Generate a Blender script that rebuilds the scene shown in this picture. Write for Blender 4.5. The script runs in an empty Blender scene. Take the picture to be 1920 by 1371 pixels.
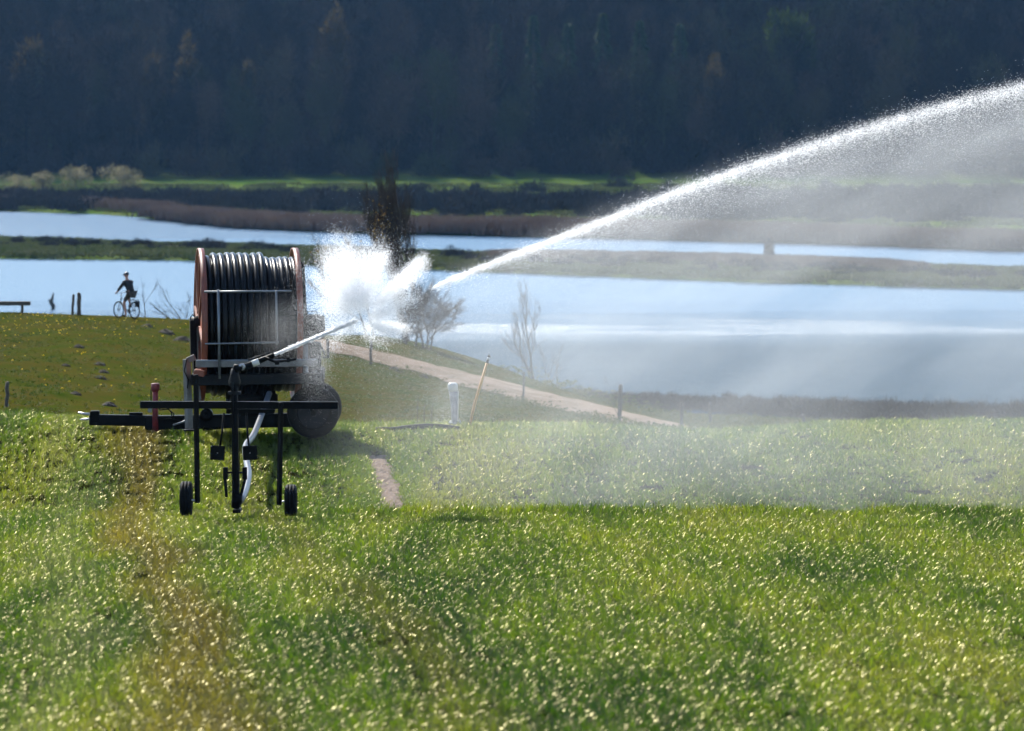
import bpy, math, random
import numpy as np
from mathutils import Vector, Matrix

# ------------------------------------------------------------------ camera, sky, sun, exposure
SC = bpy.context.scene
COL = SC.collection
R = math.radians
F = 10000.0                 # focal length in photo pixels (1920 wide)
ZC = 21.0                   # camera height above the lake
HOR = 150.0                 # photo row of the horizon

cam = bpy.data.cameras.new("camera")
camo = bpy.data.objects.new("camera", cam)
COL.objects.link(camo)
camo.location = (0, 0, ZC)
camo.rotation_euler = (R(90), 0, 0)
cam.sensor_width = 36.0
cam.lens = 36.0 * F / 1920.0
cam.shift_y = -(685.5 - HOR) / 1920.0
cam.clip_start = 0.5
cam.clip_end = 20000
cam.dof.use_dof = True
cam.dof.focus_distance = 97.0
cam.dof.aperture_fstop = 3.4
SC.camera = camo

SUN_EL, SUN_AZ = R(42), R(-27)       # azimuth from +Y (away from camera), negative = left
world = bpy.data.worlds.new("World")
SC.world = world
world.use_nodes = True
wn = world.node_tree
bg = wn.nodes["Background"]
sky = wn.nodes.new("ShaderNodeTexSky")
sky.sky_type = 'NISHITA'
sky.sun_disc = False
sky.sun_elevation = SUN_EL
sky.sun_rotation = SUN_AZ
sky.air_density = 1.0
sky.dust_density = 0.35
sky.ozone_density = 2.0
wn.links.new(sky.outputs[0], bg.inputs[0])
bg.inputs[1].default_value = 0.12

sl = bpy.data.lights.new("sun", 'SUN')
sl.energy = 4.5
sl.angle = R(0.53)
sl.color = (1.0, 0.95, 0.86)
so = bpy.data.objects.new("sun", sl)
COL.objects.link(so)
sdir = Vector((math.sin(SUN_AZ) * math.cos(SUN_EL), math.cos(SUN_AZ) * math.cos(SUN_EL), math.sin(SUN_EL)))
so.rotation_euler = sdir.to_track_quat('Z', 'Y').to_euler()
so.location = (-40, 60, 80)

SC.view_settings.view_transform = 'Standard'
SC.view_settings.look = 'None'
SC.view_settings.exposure = 0.92
SC.view_settings.gamma = 1.0
SC.render.engine = 'CYCLES'
SC.cycles.max_bounces = 5
SC.cycles.diffuse_bounces = 2
SC.cycles.glossy_bounces = 2
SC.cycles.transmission_bounces = 4
SC.cycles.transparent_max_bounces = 8
SC.cycles.volume_bounces = 1
SC.cycles.volume_step_rate = 4.0
SC.cycles.volume_max_steps = 128
SC.cycles.sample_clamp_direct = 12.0
SC.cycles.sample_clamp_indirect = 4.0
SC.cycles.use_denoising = True
SC.cycles.use_adaptive_sampling = True
SC.cycles.adaptive_threshold = 0.035

rng = np.random.default_rng(11)
random.seed(5)


def W(px, py, d):
    """photo pixel + distance -> world point"""
    return Vector(((px - 960.0) * d / F, d, ZC - (py - HOR) * d / F))


# ------------------------------------------------------------------ materials
def nt(name):
    m = bpy.data.materials.new(name)
    m.use_nodes = True
    n = m.node_tree.nodes
    b = n["Principled BSDF"]
    return m, n, m.node_tree.links, b


def ramp(n, stops):
    r = n.new("ShaderNodeValToRGB")
    e = r.color_ramp.elements
    while len(e) < len(stops):
        e.new(0.5)
    for i, (p, c) in enumerate(stops):
        e[i].position = p
        e[i].color = (*c, 1)
    return r


def noise(n, l, scale, detail=4, rough=0.6, src='pos', stretch=None, dist=0.0):
    t = n.new("ShaderNodeTexNoise")
    t.inputs["Scale"].default_value = scale
    t.inputs["Detail"].default_value = detail
    t.inputs["Roughness"].default_value = rough
    t.inputs["Distortion"].default_value = dist
    if src == 'pos':
        g = n.new("ShaderNodeNewGeometry").outputs["Position"]
    else:
        g = n.new("ShaderNodeTexCoord").outputs["Object"]
    if stretch:
        mp = n.new("ShaderNodeVectorMath")
        mp.operation = 'MULTIPLY'
        mp.inputs[1].default_value = stretch
        l.new(g, mp.inputs[0])
        g = mp.outputs[0]
    l.new(g, t.inputs["Vector"])
    return t


def simple(name, c1, c2=None, scale=8.0, rough=0.6, metal=0.0, spec=0.5, src='obj', bump=0.0, stretch=None, lo=0.35, hi=0.7):
    m, n, l, b = nt(name)
    b.inputs["Roughness"].default_value = rough
    b.inputs["Metallic"].default_value = metal
    b.inputs["Specular IOR Level"].default_value = spec
    if c2 is None:
        c2 = tuple(x * 0.75 for x in c1)
    t = noise(n, l, scale, 5, 0.65, src, stretch)
    r = ramp(n, [(lo, c1), (hi, c2)])
    l.new(t.outputs["Fac"], r.inputs[0])
    l.new(r.outputs[0], b.inputs["Base Color"])
    if bump > 0:
        bp = n.new("ShaderNodeBump")
        bp.inputs["Strength"].default_value = bump
        bp.inputs["Distance"].default_value = 0.02
        l.new(t.outputs["Fac"], bp.inputs["Height"])
        l.new(bp.outputs[0], b.inputs["Normal"])
    return m


def leafy(name, stops, scale, trans=0.4, rough=0.35, spec=0.5, stretch=None, fine=None):
    """thin leaf: glossy front plus light through the blade; colour drifts over the ground"""
    m, n, l, b = nt(name)
    t = noise(n, l, scale, 4, 0.62, 'pos', stretch)
    fac = t.outputs["Fac"]
    if fine:
        t2 = noise(n, l, fine, 2, 0.5, 'pos')
        mx = n.new("ShaderNodeMath"); mx.operation = 'MULTIPLY_ADD'
        l.new(t2.outputs["Fac"], mx.inputs[0]); mx.inputs[1].default_value = 0.6
        sb = n.new("ShaderNodeMath"); sb.operation = 'SUBTRACT'
        l.new(fac, sb.inputs[0]); sb.inputs[1].default_value = 0.3
        l.new(sb.outputs[0], mx.inputs[2])
        fac = mx.outputs[0]
    r = ramp(n, stops)
    l.new(fac, r.inputs[0])
    l.new(r.outputs[0], b.inputs["Base Color"])
    b.inputs["Roughness"].default_value = rough
    b.inputs["Specular IOR Level"].default_value = spec
    tr = n.new("ShaderNodeBsdfTranslucent")
    hs = n.new("ShaderNodeHueSaturation")
    hs.inputs["Saturation"].default_value = 1.15
    hs.inputs["Value"].default_value = 1.5
    l.new(r.outputs[0], hs.inputs["Color"])
    l.new(hs.outputs[0], tr.inputs["Color"])
    ms = n.new("ShaderNodeMixShader")
    ms.inputs[0].default_value = trans
    l.new(b.outputs[0], ms.inputs[1]); l.new(tr.outputs[0], ms.inputs[2])
    l.new(ms.outputs[0], n["Material Output"].inputs["Surface"])
    return m


M = {}
M['black_metal'] = simple("black_metal", (0.003, 0.0032, 0.004), (0.008, 0.008, 0.009), 6, 0.5, spec=0.07)
M['dark_metal'] = simple("dark_metal", (0.008, 0.010, 0.014), (0.018, 0.017, 0.017), 5, 0.55, spec=0.12)
M['grey_metal'] = simple("grey_metal", (0.17, 0.165, 0.16), (0.10, 0.085, 0.075), 5, 0.55)
M['galv'] = simple("galvanised", (0.22, 0.24, 0.26), (0.15, 0.16, 0.17), 12, 0.42, 0.5)
M['orange_paint'] = simple("orange_paint", (0.25, 0.066, 0.034), (0.15, 0.047, 0.03), 3, 0.5, bump=0.1)
M['red_paint'] = simple("red_paint", (0.25, 0.035, 0.04), (0.12, 0.02, 0.025), 9, 0.5)
M['rubber'] = simple("rubber", (0.004, 0.004, 0.005), (0.009, 0.009, 0.009), 15, 0.7, spec=0.1)
M['hose'] = simple("hose_plastic", (0.003, 0.0032, 0.0036), (0.006, 0.006, 0.0063), 9, 0.30, 0, 0.2)
M['grey_hose'] = simple("grey_hose", (0.08, 0.095, 0.12), (0.05, 0.058, 0.07), 14, 0.4)
M['steel'] = simple("steel", (0.5, 0.5, 0.52), (0.35, 0.35, 0.37), 20, 0.35, 0.7)
M['white_paint'] = simple("white_paint", (0.78, 0.76, 0.72), (0.6, 0.58, 0.54), 8, 0.5)
M['wood'] = simple("weathered_wood", (0.055, 0.045, 0.038), (0.11, 0.09, 0.07), 9, 0.85, bump=0.4)
M['bark'] = simple("bark", (0.045, 0.035, 0.028), (0.09, 0.07, 0.055), 6, 0.9, bump=0.3)
M['bark_grey'] = simple("bark_grey", (0.10, 0.09, 0.08), (0.17, 0.15, 0.13), 6, 0.9)
M['twig_dark'] = simple("twig_dark", (0.035, 0.027, 0.024), (0.07, 0.05, 0.04), 3, 0.9)
M['twig_grey'] = simple("twig_grey", (0.13, 0.11, 0.10), (0.2, 0.17, 0.15), 2, 0.9)
M['pipe_white'] = simple("pipe_white", (0.34, 0.34, 0.36), (0.15, 0.15, 0.17), 7, 0.5)
M['stick_orange'] = simple("stick_orange", (0.66, 0.31, 0.025), (0.48, 0.21, 0.02), 12, 0.55)
M['skin'] = simple("skin", (0.5, 0.24, 0.17), (0.42, 0.18, 0.13), 12, 0.5)
M['jacket'] = simple("jacket", (0.008, 0.008, 0.012), (0.018, 0.018, 0.024), 12, 0.8)
M['shorts'] = simple("shorts", (0.035, 0.03, 0.028), (0.06, 0.05, 0.045), 12, 0.85)
M['helmet'] = simple("helmet", (0.02, 0.025, 0.04), (0.25, 0.26, 0.28), 4, 0.4, lo=0.45, hi=0.6)
M['mole_earth'] = simple("mole_earth", (0.035, 0.025, 0.017), (0.06, 0.045, 0.03), 14, 0.95, bump=0.6)

# ------------------------------------------------------------------ mesh helpers


def quads_mesh(name, verts, faces):
    me = bpy.data.meshes.new(name)
    me.from_pydata([tuple(v) for v in verts], [], faces)
    me.update()
    return me


def np_mesh(name, v, f, k):
    """fast mesh from arrays; every face has k corners"""
    me = bpy.data.meshes.new(name)
    v = np.ascontiguousarray(v, dtype=np.float32)
    f = np.ascontiguousarray(f, dtype=np.int32)
    me.vertices.add(len(v))
    me.vertices.foreach_set("co", v.ravel())
    me.loops.add(f.size)
    me.loops.foreach_set("vertex_index", f.ravel())
    me.polygons.add(len(f))
    me.polygons.foreach_set("loop_start", np.arange(0, f.size, k, dtype=np.int32))
    me.polygons.foreach_set("loop_total", np.full(len(f), k, dtype=np.int32))
    me.update(calc_edges=True)
    me.validate()
    return me


class MB:
    def __init__(self, xf=None):
        self.v, self.f, self.sm = [], [], []
        self.xf = xf

    def add(self, vs, fs, smooth=False):
        o = len(self.v)
        for p in vs:
            p = Vector(p)
            self.v.append(self.xf @ p if self.xf else p)
        for q in fs:
            self.f.append(tuple(i + o for i in q))
            self.sm.append(smooth)
        return self

    def box(self, c, s, rot=None, bev=0.0):
        c = Vector(c)
        hx, hy, hz = s[0] / 2, s[1] / 2, s[2] / 2
        b = bev if bev > 0 else min(hx, hy, hz) * 0.16
        # chamfered along the four long z edges and capped: 8-gon section
        sec = [(hx - b, -hy), (hx, -hy + b), (hx, hy - b), (hx - b, hy), (-hx + b, hy), (-hx, hy - b), (-hx, -hy + b), (-hx + b, -hy)]
        k = (1 - b / hx, 1 - b / hy)
        vs = []
        for z, sc in ((-hz, 0), (-hz + b, 1), (hz - b, 1), (hz, 0)):
            for x, y in sec:
                vs.append(Vector((x if sc else x * k[0], y if sc else y * k[1], z)))
        if rot is not None:
            vs = [rot @ q for q in vs]
        vs = [q + c for q in vs]
        fs = [tuple(range(7, -1, -1)), tuple(range(24, 32))]
        for r in range(3):
            for i in range(8):
                j = (i + 1) % 8
                fs.append((r * 8 + i, r * 8 + j, r * 8 + 8 + j, r * 8 + 8 + i))
        return self.add(vs, fs)

    def bar(self, a, b, w, h=None):
        """rectangular bar from a to b"""
        a, b = Vector(a), Vector(b)
        d = b - a
        h = h or w
        q = d.to_track_quat('Z', 'Y').to_matrix()
        return self.box((a + b) / 2, (w, h, d.length), q)

    def tube(self, pts, rad, seg=8, caps=True, smooth=True):
        pts = [Vector(p) for p in pts]
        n = len(pts)
        if not hasattr(rad, '__len__'):
            rad = [rad] * n
        vs, fs = [], []
        ref = Vector((0, 0, 1))
        t0 = (pts[1] - pts[0]).normalized()
        if abs(t0.dot(ref)) > 0.9:
            ref = Vector((1, 0, 0))
        u = t0.cross(ref).normalized()
        for i in range(n):
            if i == 0:
                t = pts[1] - pts[0]
            elif i == n - 1:
                t = pts[-1] - pts[-2]
            else:
                t = pts[i + 1] - pts[i - 1]
            t.normalize()
            u = (u - t * u.dot(t))
            if u.length < 1e-6:
                u = t.orthogonal()
            u.normalize()
            w = t.cross(u)
            for k in range(seg):
                a = 2 * math.pi * k / seg
                vs.append(pts[i] + (u * math.cos(a) + w * math.sin(a)) * rad[i])
        for i in range(n - 1):
            for k in range(seg):
                j = (k + 1) % seg
                fs.append((i * seg + k, i * seg + j, (i + 1) * seg + j, (i + 1) * seg + k))
        self.add(vs, fs, smooth)
        if caps:
            o = len(self.v) - len(vs)
            self.f.append(tuple(o + k for k in range(seg - 1, -1, -1))); self.sm.append(False)
            self.f.append(tuple(o + (n - 1) * seg + k for k in range(seg))); self.sm.append(False)
        return self

    def lathe(self, prof, c, axis='x', seg=32, a0=0.0):
        """prof: closed list of (along axis, radius)"""
        c = Vector(c)
        vs, fs = [], []
        m = len(prof)
        for k in range(seg):
            a = 2 * math.pi * k / seg + a0
            for (t, r) in prof:
                p = {'x': (t, r * math.cos(a), r * math.sin(a)), 'y': (r * math.cos(a), t, r * math.sin(a)),
                     'z': (r * math.cos(a), r * math.sin(a), t)}[axis]
                vs.append(c + Vector(p))
        for k in range(seg):
            k2 = (k + 1) % seg
            for i in range(m):
                j = (i + 1) % m
                fs.append((k * m + i, k * m + j, k2 * m + j, k2 * m + i))
        return self.add(vs, fs, True)

    def torus(self, c, R_, r, axis='x', seg=64, rs=10):
        return self.lathe([(r * math.cos(2 * math.pi * i / rs), R_ + r * math.sin(2 * math.pi * i / rs)) for i in range(rs)], c, axis, seg)

    def mesh(self, name):
        me = quads_mesh(name, self.v, self.f)
        me.polygons.foreach_set("use_smooth", self.sm)
        return me

    def build(self, name, mat, parent=None):
        return obj(name, self.mesh(name), mat, parent)


def obj(name, me, mat=None, parent=None):
    o = bpy.data.objects.new(name, me)
    COL.objects.link(o)
    if mat is not None and me is not None and len(me.materials) == 0:
        me.materials.append(M[mat] if isinstance(mat, str) else mat)
    if parent:
        o.parent = parent
    return o


def tag(o, label, cat=None, group=None, kind=None):
    o["label"] = label
    if cat:
        o["category"] = cat
    if group:
        o["group"] = group
    if kind:
        o["kind"] = kind
    return o


def thing(name, loc, label, cat, group=None, rz=0.0):
    o = bpy.data.objects.new(name, None)
    COL.objects.link(o)
    o.location = loc
    o.rotation_euler = (0, 0, rz)
    o.empty_display_size = 0.2
    return tag(o, label, cat, group)


def struct(o):
    o["kind"] = "structure"
    return o


# ------------------------------------------------------------------ terrain
def smooth_table(knots, step, width):
    xs = np.arange(knots[0][0], knots[-1][0] + step, step)
    ys = np.interp(xs, [k[0] for k in knots], [k[1] for k in knots])
    n = max(1, int(width / step))
    ker = np.hanning(n + 2)[1:-1]
    ker /= ker.sum()
    yp = np.pad(ys, (n, n), mode='edge')
    ys = np.convolve(yp, ker, mode='same')[n:-n]
    return xs, ys


FLD = smooth_table([(-60, -2.2), (0, -3.6), (30, -4.95), (45, -5.5), (60, -6.02), (75, -6.53), (82, -6.77), (84.2, -6.88), (85.8, -7.12), (88, -7.25),
                    (91, -7.13), (96, -6.82), (100, -6.66), (103, -6.68), (106, -6.92), (110, -7.25), (130, -8.0)], 0.25, 1.6)
CREST = smooth_table([(-200, 0.3), (-12, 0.26), (-9.5, 0.18), (-6, 0.02), (-3, -0.02), (0, 0.0), (1.5, -0.03), (3.0, -0.12), (3.9, -0.16), (4.8, -0.1), (6, 0.0), (8, 0.06), (12, 0.05), (200, 0.0)], 0.2, 1.2)
ZP = smooth_table([(-300, -8.0), (-40, -9.0), (-20.4, -9.34), (-15.4, -9.52), (-13, -9.64), (-10, -10.15), (-7.5, -10.72), (-5.7, -11.15), (-2.2, -12.08), (0.9, -12.87), (4.3, -13.62), (8, -14.45),
                   (12, -14.6), (20, -14.9), (30, -15.2), (300, -16)], 0.25, 2.0)
YP = smooth_table([(-300, 213), (-13, 213), (-7, 219), (0, 220), (8, 217.5), (14, 217), (30, 216), (300, 216)], 0.5, 4.0)
S1 = smooth_table([(-300, .10), (-12, .10), (-8, 0.04), (-5, 0.022), (-2, 0.025), (1, .04), (4, .052), (8, .055), (300, .053)], 0.5, 3.0)
S2 = smooth_table([(-300, .14), (-6, .14), (0, .10), (4, .062), (8, .055), (300, .053)], 0.5, 3.0)
ISL_F = ([-600, 0, 370, 600, 960, 1400, 1920, 2600], [476, 487, 491, 500, 514, 532, 546, 566])
ISL_B = ([-600, 0, 300, 600, 800, 960, 1100, 1400, 1600, 1720, 1920, 2600], [445, 453, 462, 472, 479, 484, 486, 492, 500, 508, 511, 528])
FAR = ([-600, 0, 200, 350, 450, 700, 960, 1300, 1600, 1920, 2600], [388, 397, 404, 417, 429, 440, 445, 453, 461, 474, 495])


def sstep(a, b, x):
    t = np.clip((x - a) / (b - a), 0, 1)
    return t * t * (3 - 2 * t)


def shore(tab, px):
    return 210000.0 / (np.interp(px, tab[0], tab[1]) - HOR)


def H(x, y):
    """terrain height in world units for arrays x (right) and y (distance)"""
    x = np.asarray(x, dtype=float)
    y = np.asarray(y, dtype=float)
    fld = np.interp(y, *FLD) + np.interp(x, *CREST) * sstep(90, 101, y)
    zp = np.interp(x, *ZP)
    yp = np.interp(x, *YP)
    zb = np.interp(110.0, *FLD) + np.interp(x, *CREST)
    rise = 0.5 * sstep(-14, -7, x)
    t = np.clip((y - 110.0) / (yp - 1.5 - 110.0), 0, 1)
    mead = zb + (zp - rise - zb) * t
    mead = mead + rise * sstep(yp - 2.0, yp + 1.6, y) * 1.0
    mead = mead + 0.06 * np.sin(x * 0.7 + y * 0.13) * sstep(112, 125, y) * (1 - sstep(205, 212, y)) + 0.05 * np.sin(x * 1.9 - y * .31) * sstep(112, 125, y) * (1 - sstep(205, 212, y))
    dy = np.maximum(y - yp - 1.6, 0)
    bey = zp - np.interp(x, *S1) * np.minimum(dy, 24) - np.interp(x, *S2) * np.maximum(dy - 24, 0)
    z = np.where(y < 110, fld, np.where(dy <= 0, mead, bey))
    z = np.maximum(z, -22.6)
    # far land
    px = 960 + F * x / np.maximum(y, 1.0)
    far = y > 480
    isl = sstep(0, 5, y - shore(ISL_F, px)) * sstep(0, 5, shore(ISL_B, px) - y)
    mainl = sstep(0, 6, y - shore(FAR, px))
    zf = -22.0 + 1.45 * np.maximum(isl, mainl)
    hill = np.maximum(y - 1055, 0)
    zf = zf + 0.115 * np.minimum(hill, 330) + 0.00012 * np.minimum(hill, 330) ** 2
    zf = zf + (3.0 * np.sin(x * 0.013 + 0.6) + 1.6 * np.sin(x * 0.041 + y * .006)) * sstep(1060, 1180, y)
    z = np.where(far, zf, z)
    return z + ZC


def Hs(x, y):
    return float(H(np.array([x]), np.array([y]))[0])


# sheet: fan-shaped grid, dense near the camera
def yrows():
    ys = list(np.arange(-60, 30, 5.0)) + list(np.arange(30, 80, 1.0)) + list(np.arange(80, 112, 0.4)) + list(np.arange(112, 205, 2.0))
    ys += list(np.arange(205, 250, 0.5)) + list(np.arange(250, 400, 4.0)) + list(np.arange(400, 520, 20)) + list(np.arange(520, 900, 4.0))
    ys += list(np.arange(900, 1060, 12.0)) + list(np.arange(1060, 1900, 20.0)) + list(np.arange(1900, 9001, 350.0))
    return np.array(ys)


YS = yrows()
NU = 261
U = np.linspace(-1, 1, NU)
U = np.sign(U) * (0.45 * np.abs(U) + 0.55 * np.abs(U) ** 3)
half = 22 + np.maximum(YS, 0) * 0.28
GX = U[None, :] * half[:, None]
GY = np.repeat(YS[:, None], NU, 1)
GZ = H(GX, GY)
GV = np.stack([GX, GY, GZ], -1).reshape(-1, 3)
ii, jj = np.meshgrid(np.arange(len(YS) - 1), np.arange(NU - 1), indexing='ij')
q0 = (ii * NU + jj).ravel()
GF = np.stack([q0, q0 + 1, q0 + NU + 1, q0 + NU], -1)

# ground material: each zone of land has its own soil or sward
gm, n, l, b = nt("ground")
b.inputs["Roughness"].default_value = 0.95
b.inputs["Specular IOR Level"].default_value = 0.0
att = n.new("ShaderNodeAttribute"); att.attribute_name = "zone"
sep = n.new("ShaderNodeSeparateColor")
l.new(att.outputs["Color"], sep.inputs[0])


def zone_mix(prev, fac, col):
    mx = n.new("ShaderNodeMix"); mx.data_type = 'RGBA'
    l.new(fac, mx.inputs["Factor"]); l.new(prev, mx.inputs["A"]); l.new(col, mx.inputs["B"])
    return mx.outputs["Result"]


t = noise(n, l, 1.3, 5, 0.7); soil = ramp(n, [(0.3, (0.008, 0.011, 0.002)), (0.7, (0.015, 0.014, 0.004))]); l.new(t.outputs[0], soil.inputs[0])
t = noise(n, l, 0.6, 6, 0.7, stretch=(1, 0.35, 1))
mead = ramp(n, [(0.3, (0.024, 0.046, 0.003)), (0.45, (0.048, 0.058, 0.008)), (0.56, (0.068, 0.056, 0.012)), (0.70, (0.04, 0.06, 0.004))]); l.new(t.outputs[0], mead.inputs[0])
t = noise(n, l, 0.06, 5, 0.65, stretch=(0.5, 1.4, 1)); farc = ramp(n, [(0.38, (0.055, 0.105, 0.016)), (0.6, (0.09, 0.115, 0.03))]); l.new(t.outputs[0], farc.inputs[0])
t = noise(n, l, 0.2, 4, 0.65); fl = ramp(n, [(0.3, (0.010, 0.009, 0.007)), (0.7, (0.018, 0.014, 0.010))]); l.new(t.outputs[0], fl.inputs[0])
c = zone_mix(soil.outputs[0], sep.outputs[0], mead.outputs[0])
c = zone_mix(c, sep.outputs[1], farc.outputs[0])
c = zone_mix(c, sep.outputs[2], fl.outputs[0])
l.new(c, b.inputs["Base Color"])
t = noise(n, l, 5, 6, 0.75)
bp = n.new("ShaderNodeBump"); bp.inputs["Strength"].default_value = 0.8; bp.inputs["Distance"].default_value = 0.08
l.new(t.outputs[0], bp.inputs["Height"]); l.new(bp.outputs[0], b.inputs["Normal"])
M['ground'] = gm
gme = np_mesh("ground", GV, GF, 4)
zc = gme.attributes.new("zone", 'FLOAT_COLOR', 'POINT')
zz = np.zeros((len(GV), 4), dtype=np.float32)
yv = GV[:, 1]
zz[:, 0] = sstep(104.5, 106.5, yv)
zz[:, 1] = sstep(420, 430, yv)
zz[:, 2] = sstep(1058, 1066, yv)
zz[:, 3] = 1
zc.data.foreach_set("color", zz.ravel())
gme.polygons.foreach_set("use_smooth", [True] * len(gme.polygons))
ground = struct(obj("ground", gme, gm))
tag(ground, "grassy slope falling from the crop field to the lake and far shore")

# ------------------------------------------------------------------ water
wm, n, l, b = nt("lake_water")
b.inputs["Base Color"].default_value = (0.010, 0.068, 0.135, 1)
b.inputs["IOR"].default_value = 1.333
b.inputs["Specular IOR Level"].default_value = 0.8
t1 = noise(n, l, 0.30, 7, 0.72, stretch=(0.5, 1.0, 1))
t2 = noise(n, l, 0.02, 4, 0.55, stretch=(0.3, 1.4, 1), dist=0.5)
gp = n.new("ShaderNodeNewGeometry"); sx_ = n.new("ShaderNodeSeparateXYZ"); l.new(gp.outputs["Position"], sx_.inputs[0])


def zone(a, b_, lo, hi):
    q = n.new("ShaderNodeMapRange"); q.interpolation_type = 'SMOOTHSTEP'
    wob = n.new("ShaderNodeMath"); wob.operation = 'MULTIPLY_ADD'
    l.new(t2.outputs["Fac"], wob.inputs[0]); wob.inputs[1].default_value = 130.0; l.new(sx_.outputs[1], wob.inputs[2])
    l.new(wob.outputs[0], q.inputs["Value"])
    q.inputs["From Min"].default_value = a; q.inputs["From Max"].default_value = b_
    q.inputs["To Min"].default_value = lo; q.inputs["To Max"].default_value = hi
    return q.outputs[0]


ruf = n.new("ShaderNodeMath"); ruf.operation = 'ADD'      # wind-ruffled water inshore and in the back channel
l.new(zone(455, 575, 1.0, 0.0), ruf.inputs[0]); l.new(zone(725, 790, 0.0, 0.25), ruf.inputs[1])
bs = n.new("ShaderNodeMath"); bs.operation = 'MULTIPLY_ADD'
l.new(ruf.outputs[0], bs.inputs[0]); bs.inputs[1].default_value = 0.95; bs.inputs[2].default_value = 0.10
bp = n.new("ShaderNodeBump"); bp.inputs["Distance"].default_value = 4.5
l.new(bs.outputs[0], bp.inputs["Strength"])
l.new(t1.outputs["Fac"], bp.inputs["Height"]); l.new(bp.outputs[0], b.inputs["Normal"])
rs_ = n.new("ShaderNodeMath"); rs_.operation = 'MULTIPLY_ADD'
l.new(ruf.outputs[0], rs_.inputs[0]); rs_.inputs[1].default_value = -0.08; rs_.inputs[2].default_value = 0.24
l.new(rs_.outputs[0], b.inputs["Roughness"])
M['water'] = wm
wx = np.linspace(-1, 1, 31)
wy = np.array([225, 260, 300, 360, 430, 520, 620, 750, 900, 1050.])
wv = np.array([[u * (60 + yy * 0.3), yy, 0.0] for yy in wy for u in wx])
ii, jj = np.meshgrid(np.arange(len(wy) - 1), np.arange(30), indexing='ij')
q0 = (ii * 31 + jj).ravel()
lake = struct(obj("lake_water", np_mesh("lake_water", wv, np.stack([q0, q0 + 1, q0 + 32, q0 + 31], -1), 4), wm))
tag(lake, "pale blue rippled lake with low strips of land between its arms")

# ------------------------------------------------------------------ sandy path along the hillside
pm = simple("path_sand", (0.29, 0.215, 0.16), (0.15, 0.115, 0.07), 1.5, 0.95, spec=0.05, src='pos', bump=0.8, stretch=(0.3, 1.6, 1.6), lo=0.42, hi=0.72)
M['sand'] = pm
xs = np.linspace(-9.5, 13, 120)
pv, pf = [], []
for i, x in enumerate(xs):
    yp = float(np.interp(x, *YP))
    w0 = 1.35 + 0.18 * math.sin(x * 2.1) + 0.12 * math.sin(x * 5.3 + 1)
    w1 = 1.35 + 0.15 * math.sin(x * 1.7 + 2) + 0.12 * math.sin(x * 4.9)
    if x < -3:
        w0 *= 0.72; w1 *= 0.72
    if x < -8.5:
        w0 *= max(0.05, (x + 9.5)); w1 *= max(0.05, (x + 9.5))
    for k in range(7):
        u = k / 6
        y = yp - w0 + (w0 + w1) * u
        pv.append((x, y, Hs(x, y) + 0.03 + 0.02 * math.sin(u * math.pi)))
for i in range(len(xs) - 1):
    for k in range(6):
        a = i * 7 + k
        pf.append((a, a + 7, a + 8, a + 1))
pme = quads_mesh("path", pv, pf)
pme.polygons.foreach_set("use_smooth", [True] * len(pf))
tag(struct(obj("path", pme, pm)), "sandy footpath running down the hillside towards the lake")

# ------------------------------------------------------------------ scatter tools (uncountable vegetation only)


def blades_mesh(name, n, size, hmin, hmax, w, bend, seed, mat, segs=3, upright=0.0, rows=0):
    """a patch of curved tapering blades"""
    g = np.random.default_rng(seed)
    bx = g.uniform(-size / 2, size / 2, n); by = g.uniform(-size / 2, size / 2, n)
    # blades grow in tufts
    nt_ = max(3, n // 9)
    tx = g.uniform(-size / 2, size / 2, nt_); ty = g.uniform(-size / 2, size / 2, nt_)
    if rows:                                # sown in drills along y
        tx = (g.integers(0, rows, nt_) + .5) / rows * size - size / 2 + g.normal(0, .016, nt_)
    k = g.integers(0, nt_, n)
    bx = tx[k] + g.normal(0, 0.022, n); by = ty[k] + g.normal(0, 0.022, n)
    th = np.clip(g.normal(0.5, 0.22, nt_), 0, 1)
    h = hmin + (hmax - hmin) * np.clip(th[k] + g.normal(0, 0.16, n), 0, 1)
    az = g.uniform(0, 2 * np.pi, n)
    bd = bend * g.uniform(0.3, 1.6, n) * (1 - upright)
    tw = g.normal(0, 0.5, n)
    ww = w * g.uniform(0.6, 1.25, n)
    V = []
    a0 = g.uniform(0.02, 0.35, n)
    pos = np.stack([bx, by, np.full(n, -0.02)], -1)
    dirx, diry = np.cos(az), np.sin(az)
    ang = a0.copy()
    rows = []
    for s in range(segs + 1):
        t = s / segs
        wid = ww * (1 - t ** 2.2) * (0.75 + 0.25 * min(1, t * 4)) * 0.5 + 0.0004
        sx = -np.sin(az + tw * t) * wid; sy = np.cos(az + tw * t) * wid
        rows.append((pos - np.stack([sx, sy, 0 * sx], -1), pos + np.stack([sx, sy, 0 * sx], -1)))
        ang = ang + bd / segs
        st = h / segs * 1.15
        pos = pos + np.stack([dirx * np.sin(ang) * st, diry * np.sin(ang) * st, np.cos(ang) * st], -1)
    vs = np.concatenate([np.stack(r, 1) for r in [(a, b_) for a, b_ in rows]], 1)   # n, 2*(segs+1), 3
    m = 2 * (segs + 1)
    base = np.arange(n)[:, None] * m
    fs = []
    for s in range(segs):
        fs.append(np.stack([base[:, 0] + 2 * s, base[:, 0] + 2 * s + 1, base[:, 0] + 2 * s + 3, base[:, 0] + 2 * s + 2], -1))
    me = np_mesh(name, vs.reshape(-1, 3), np.concatenate(fs), 4)
    me.polygons.foreach_set("use_smooth", [True] * len(me.polygons))
    me.materials.append(mat)
    return me


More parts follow.
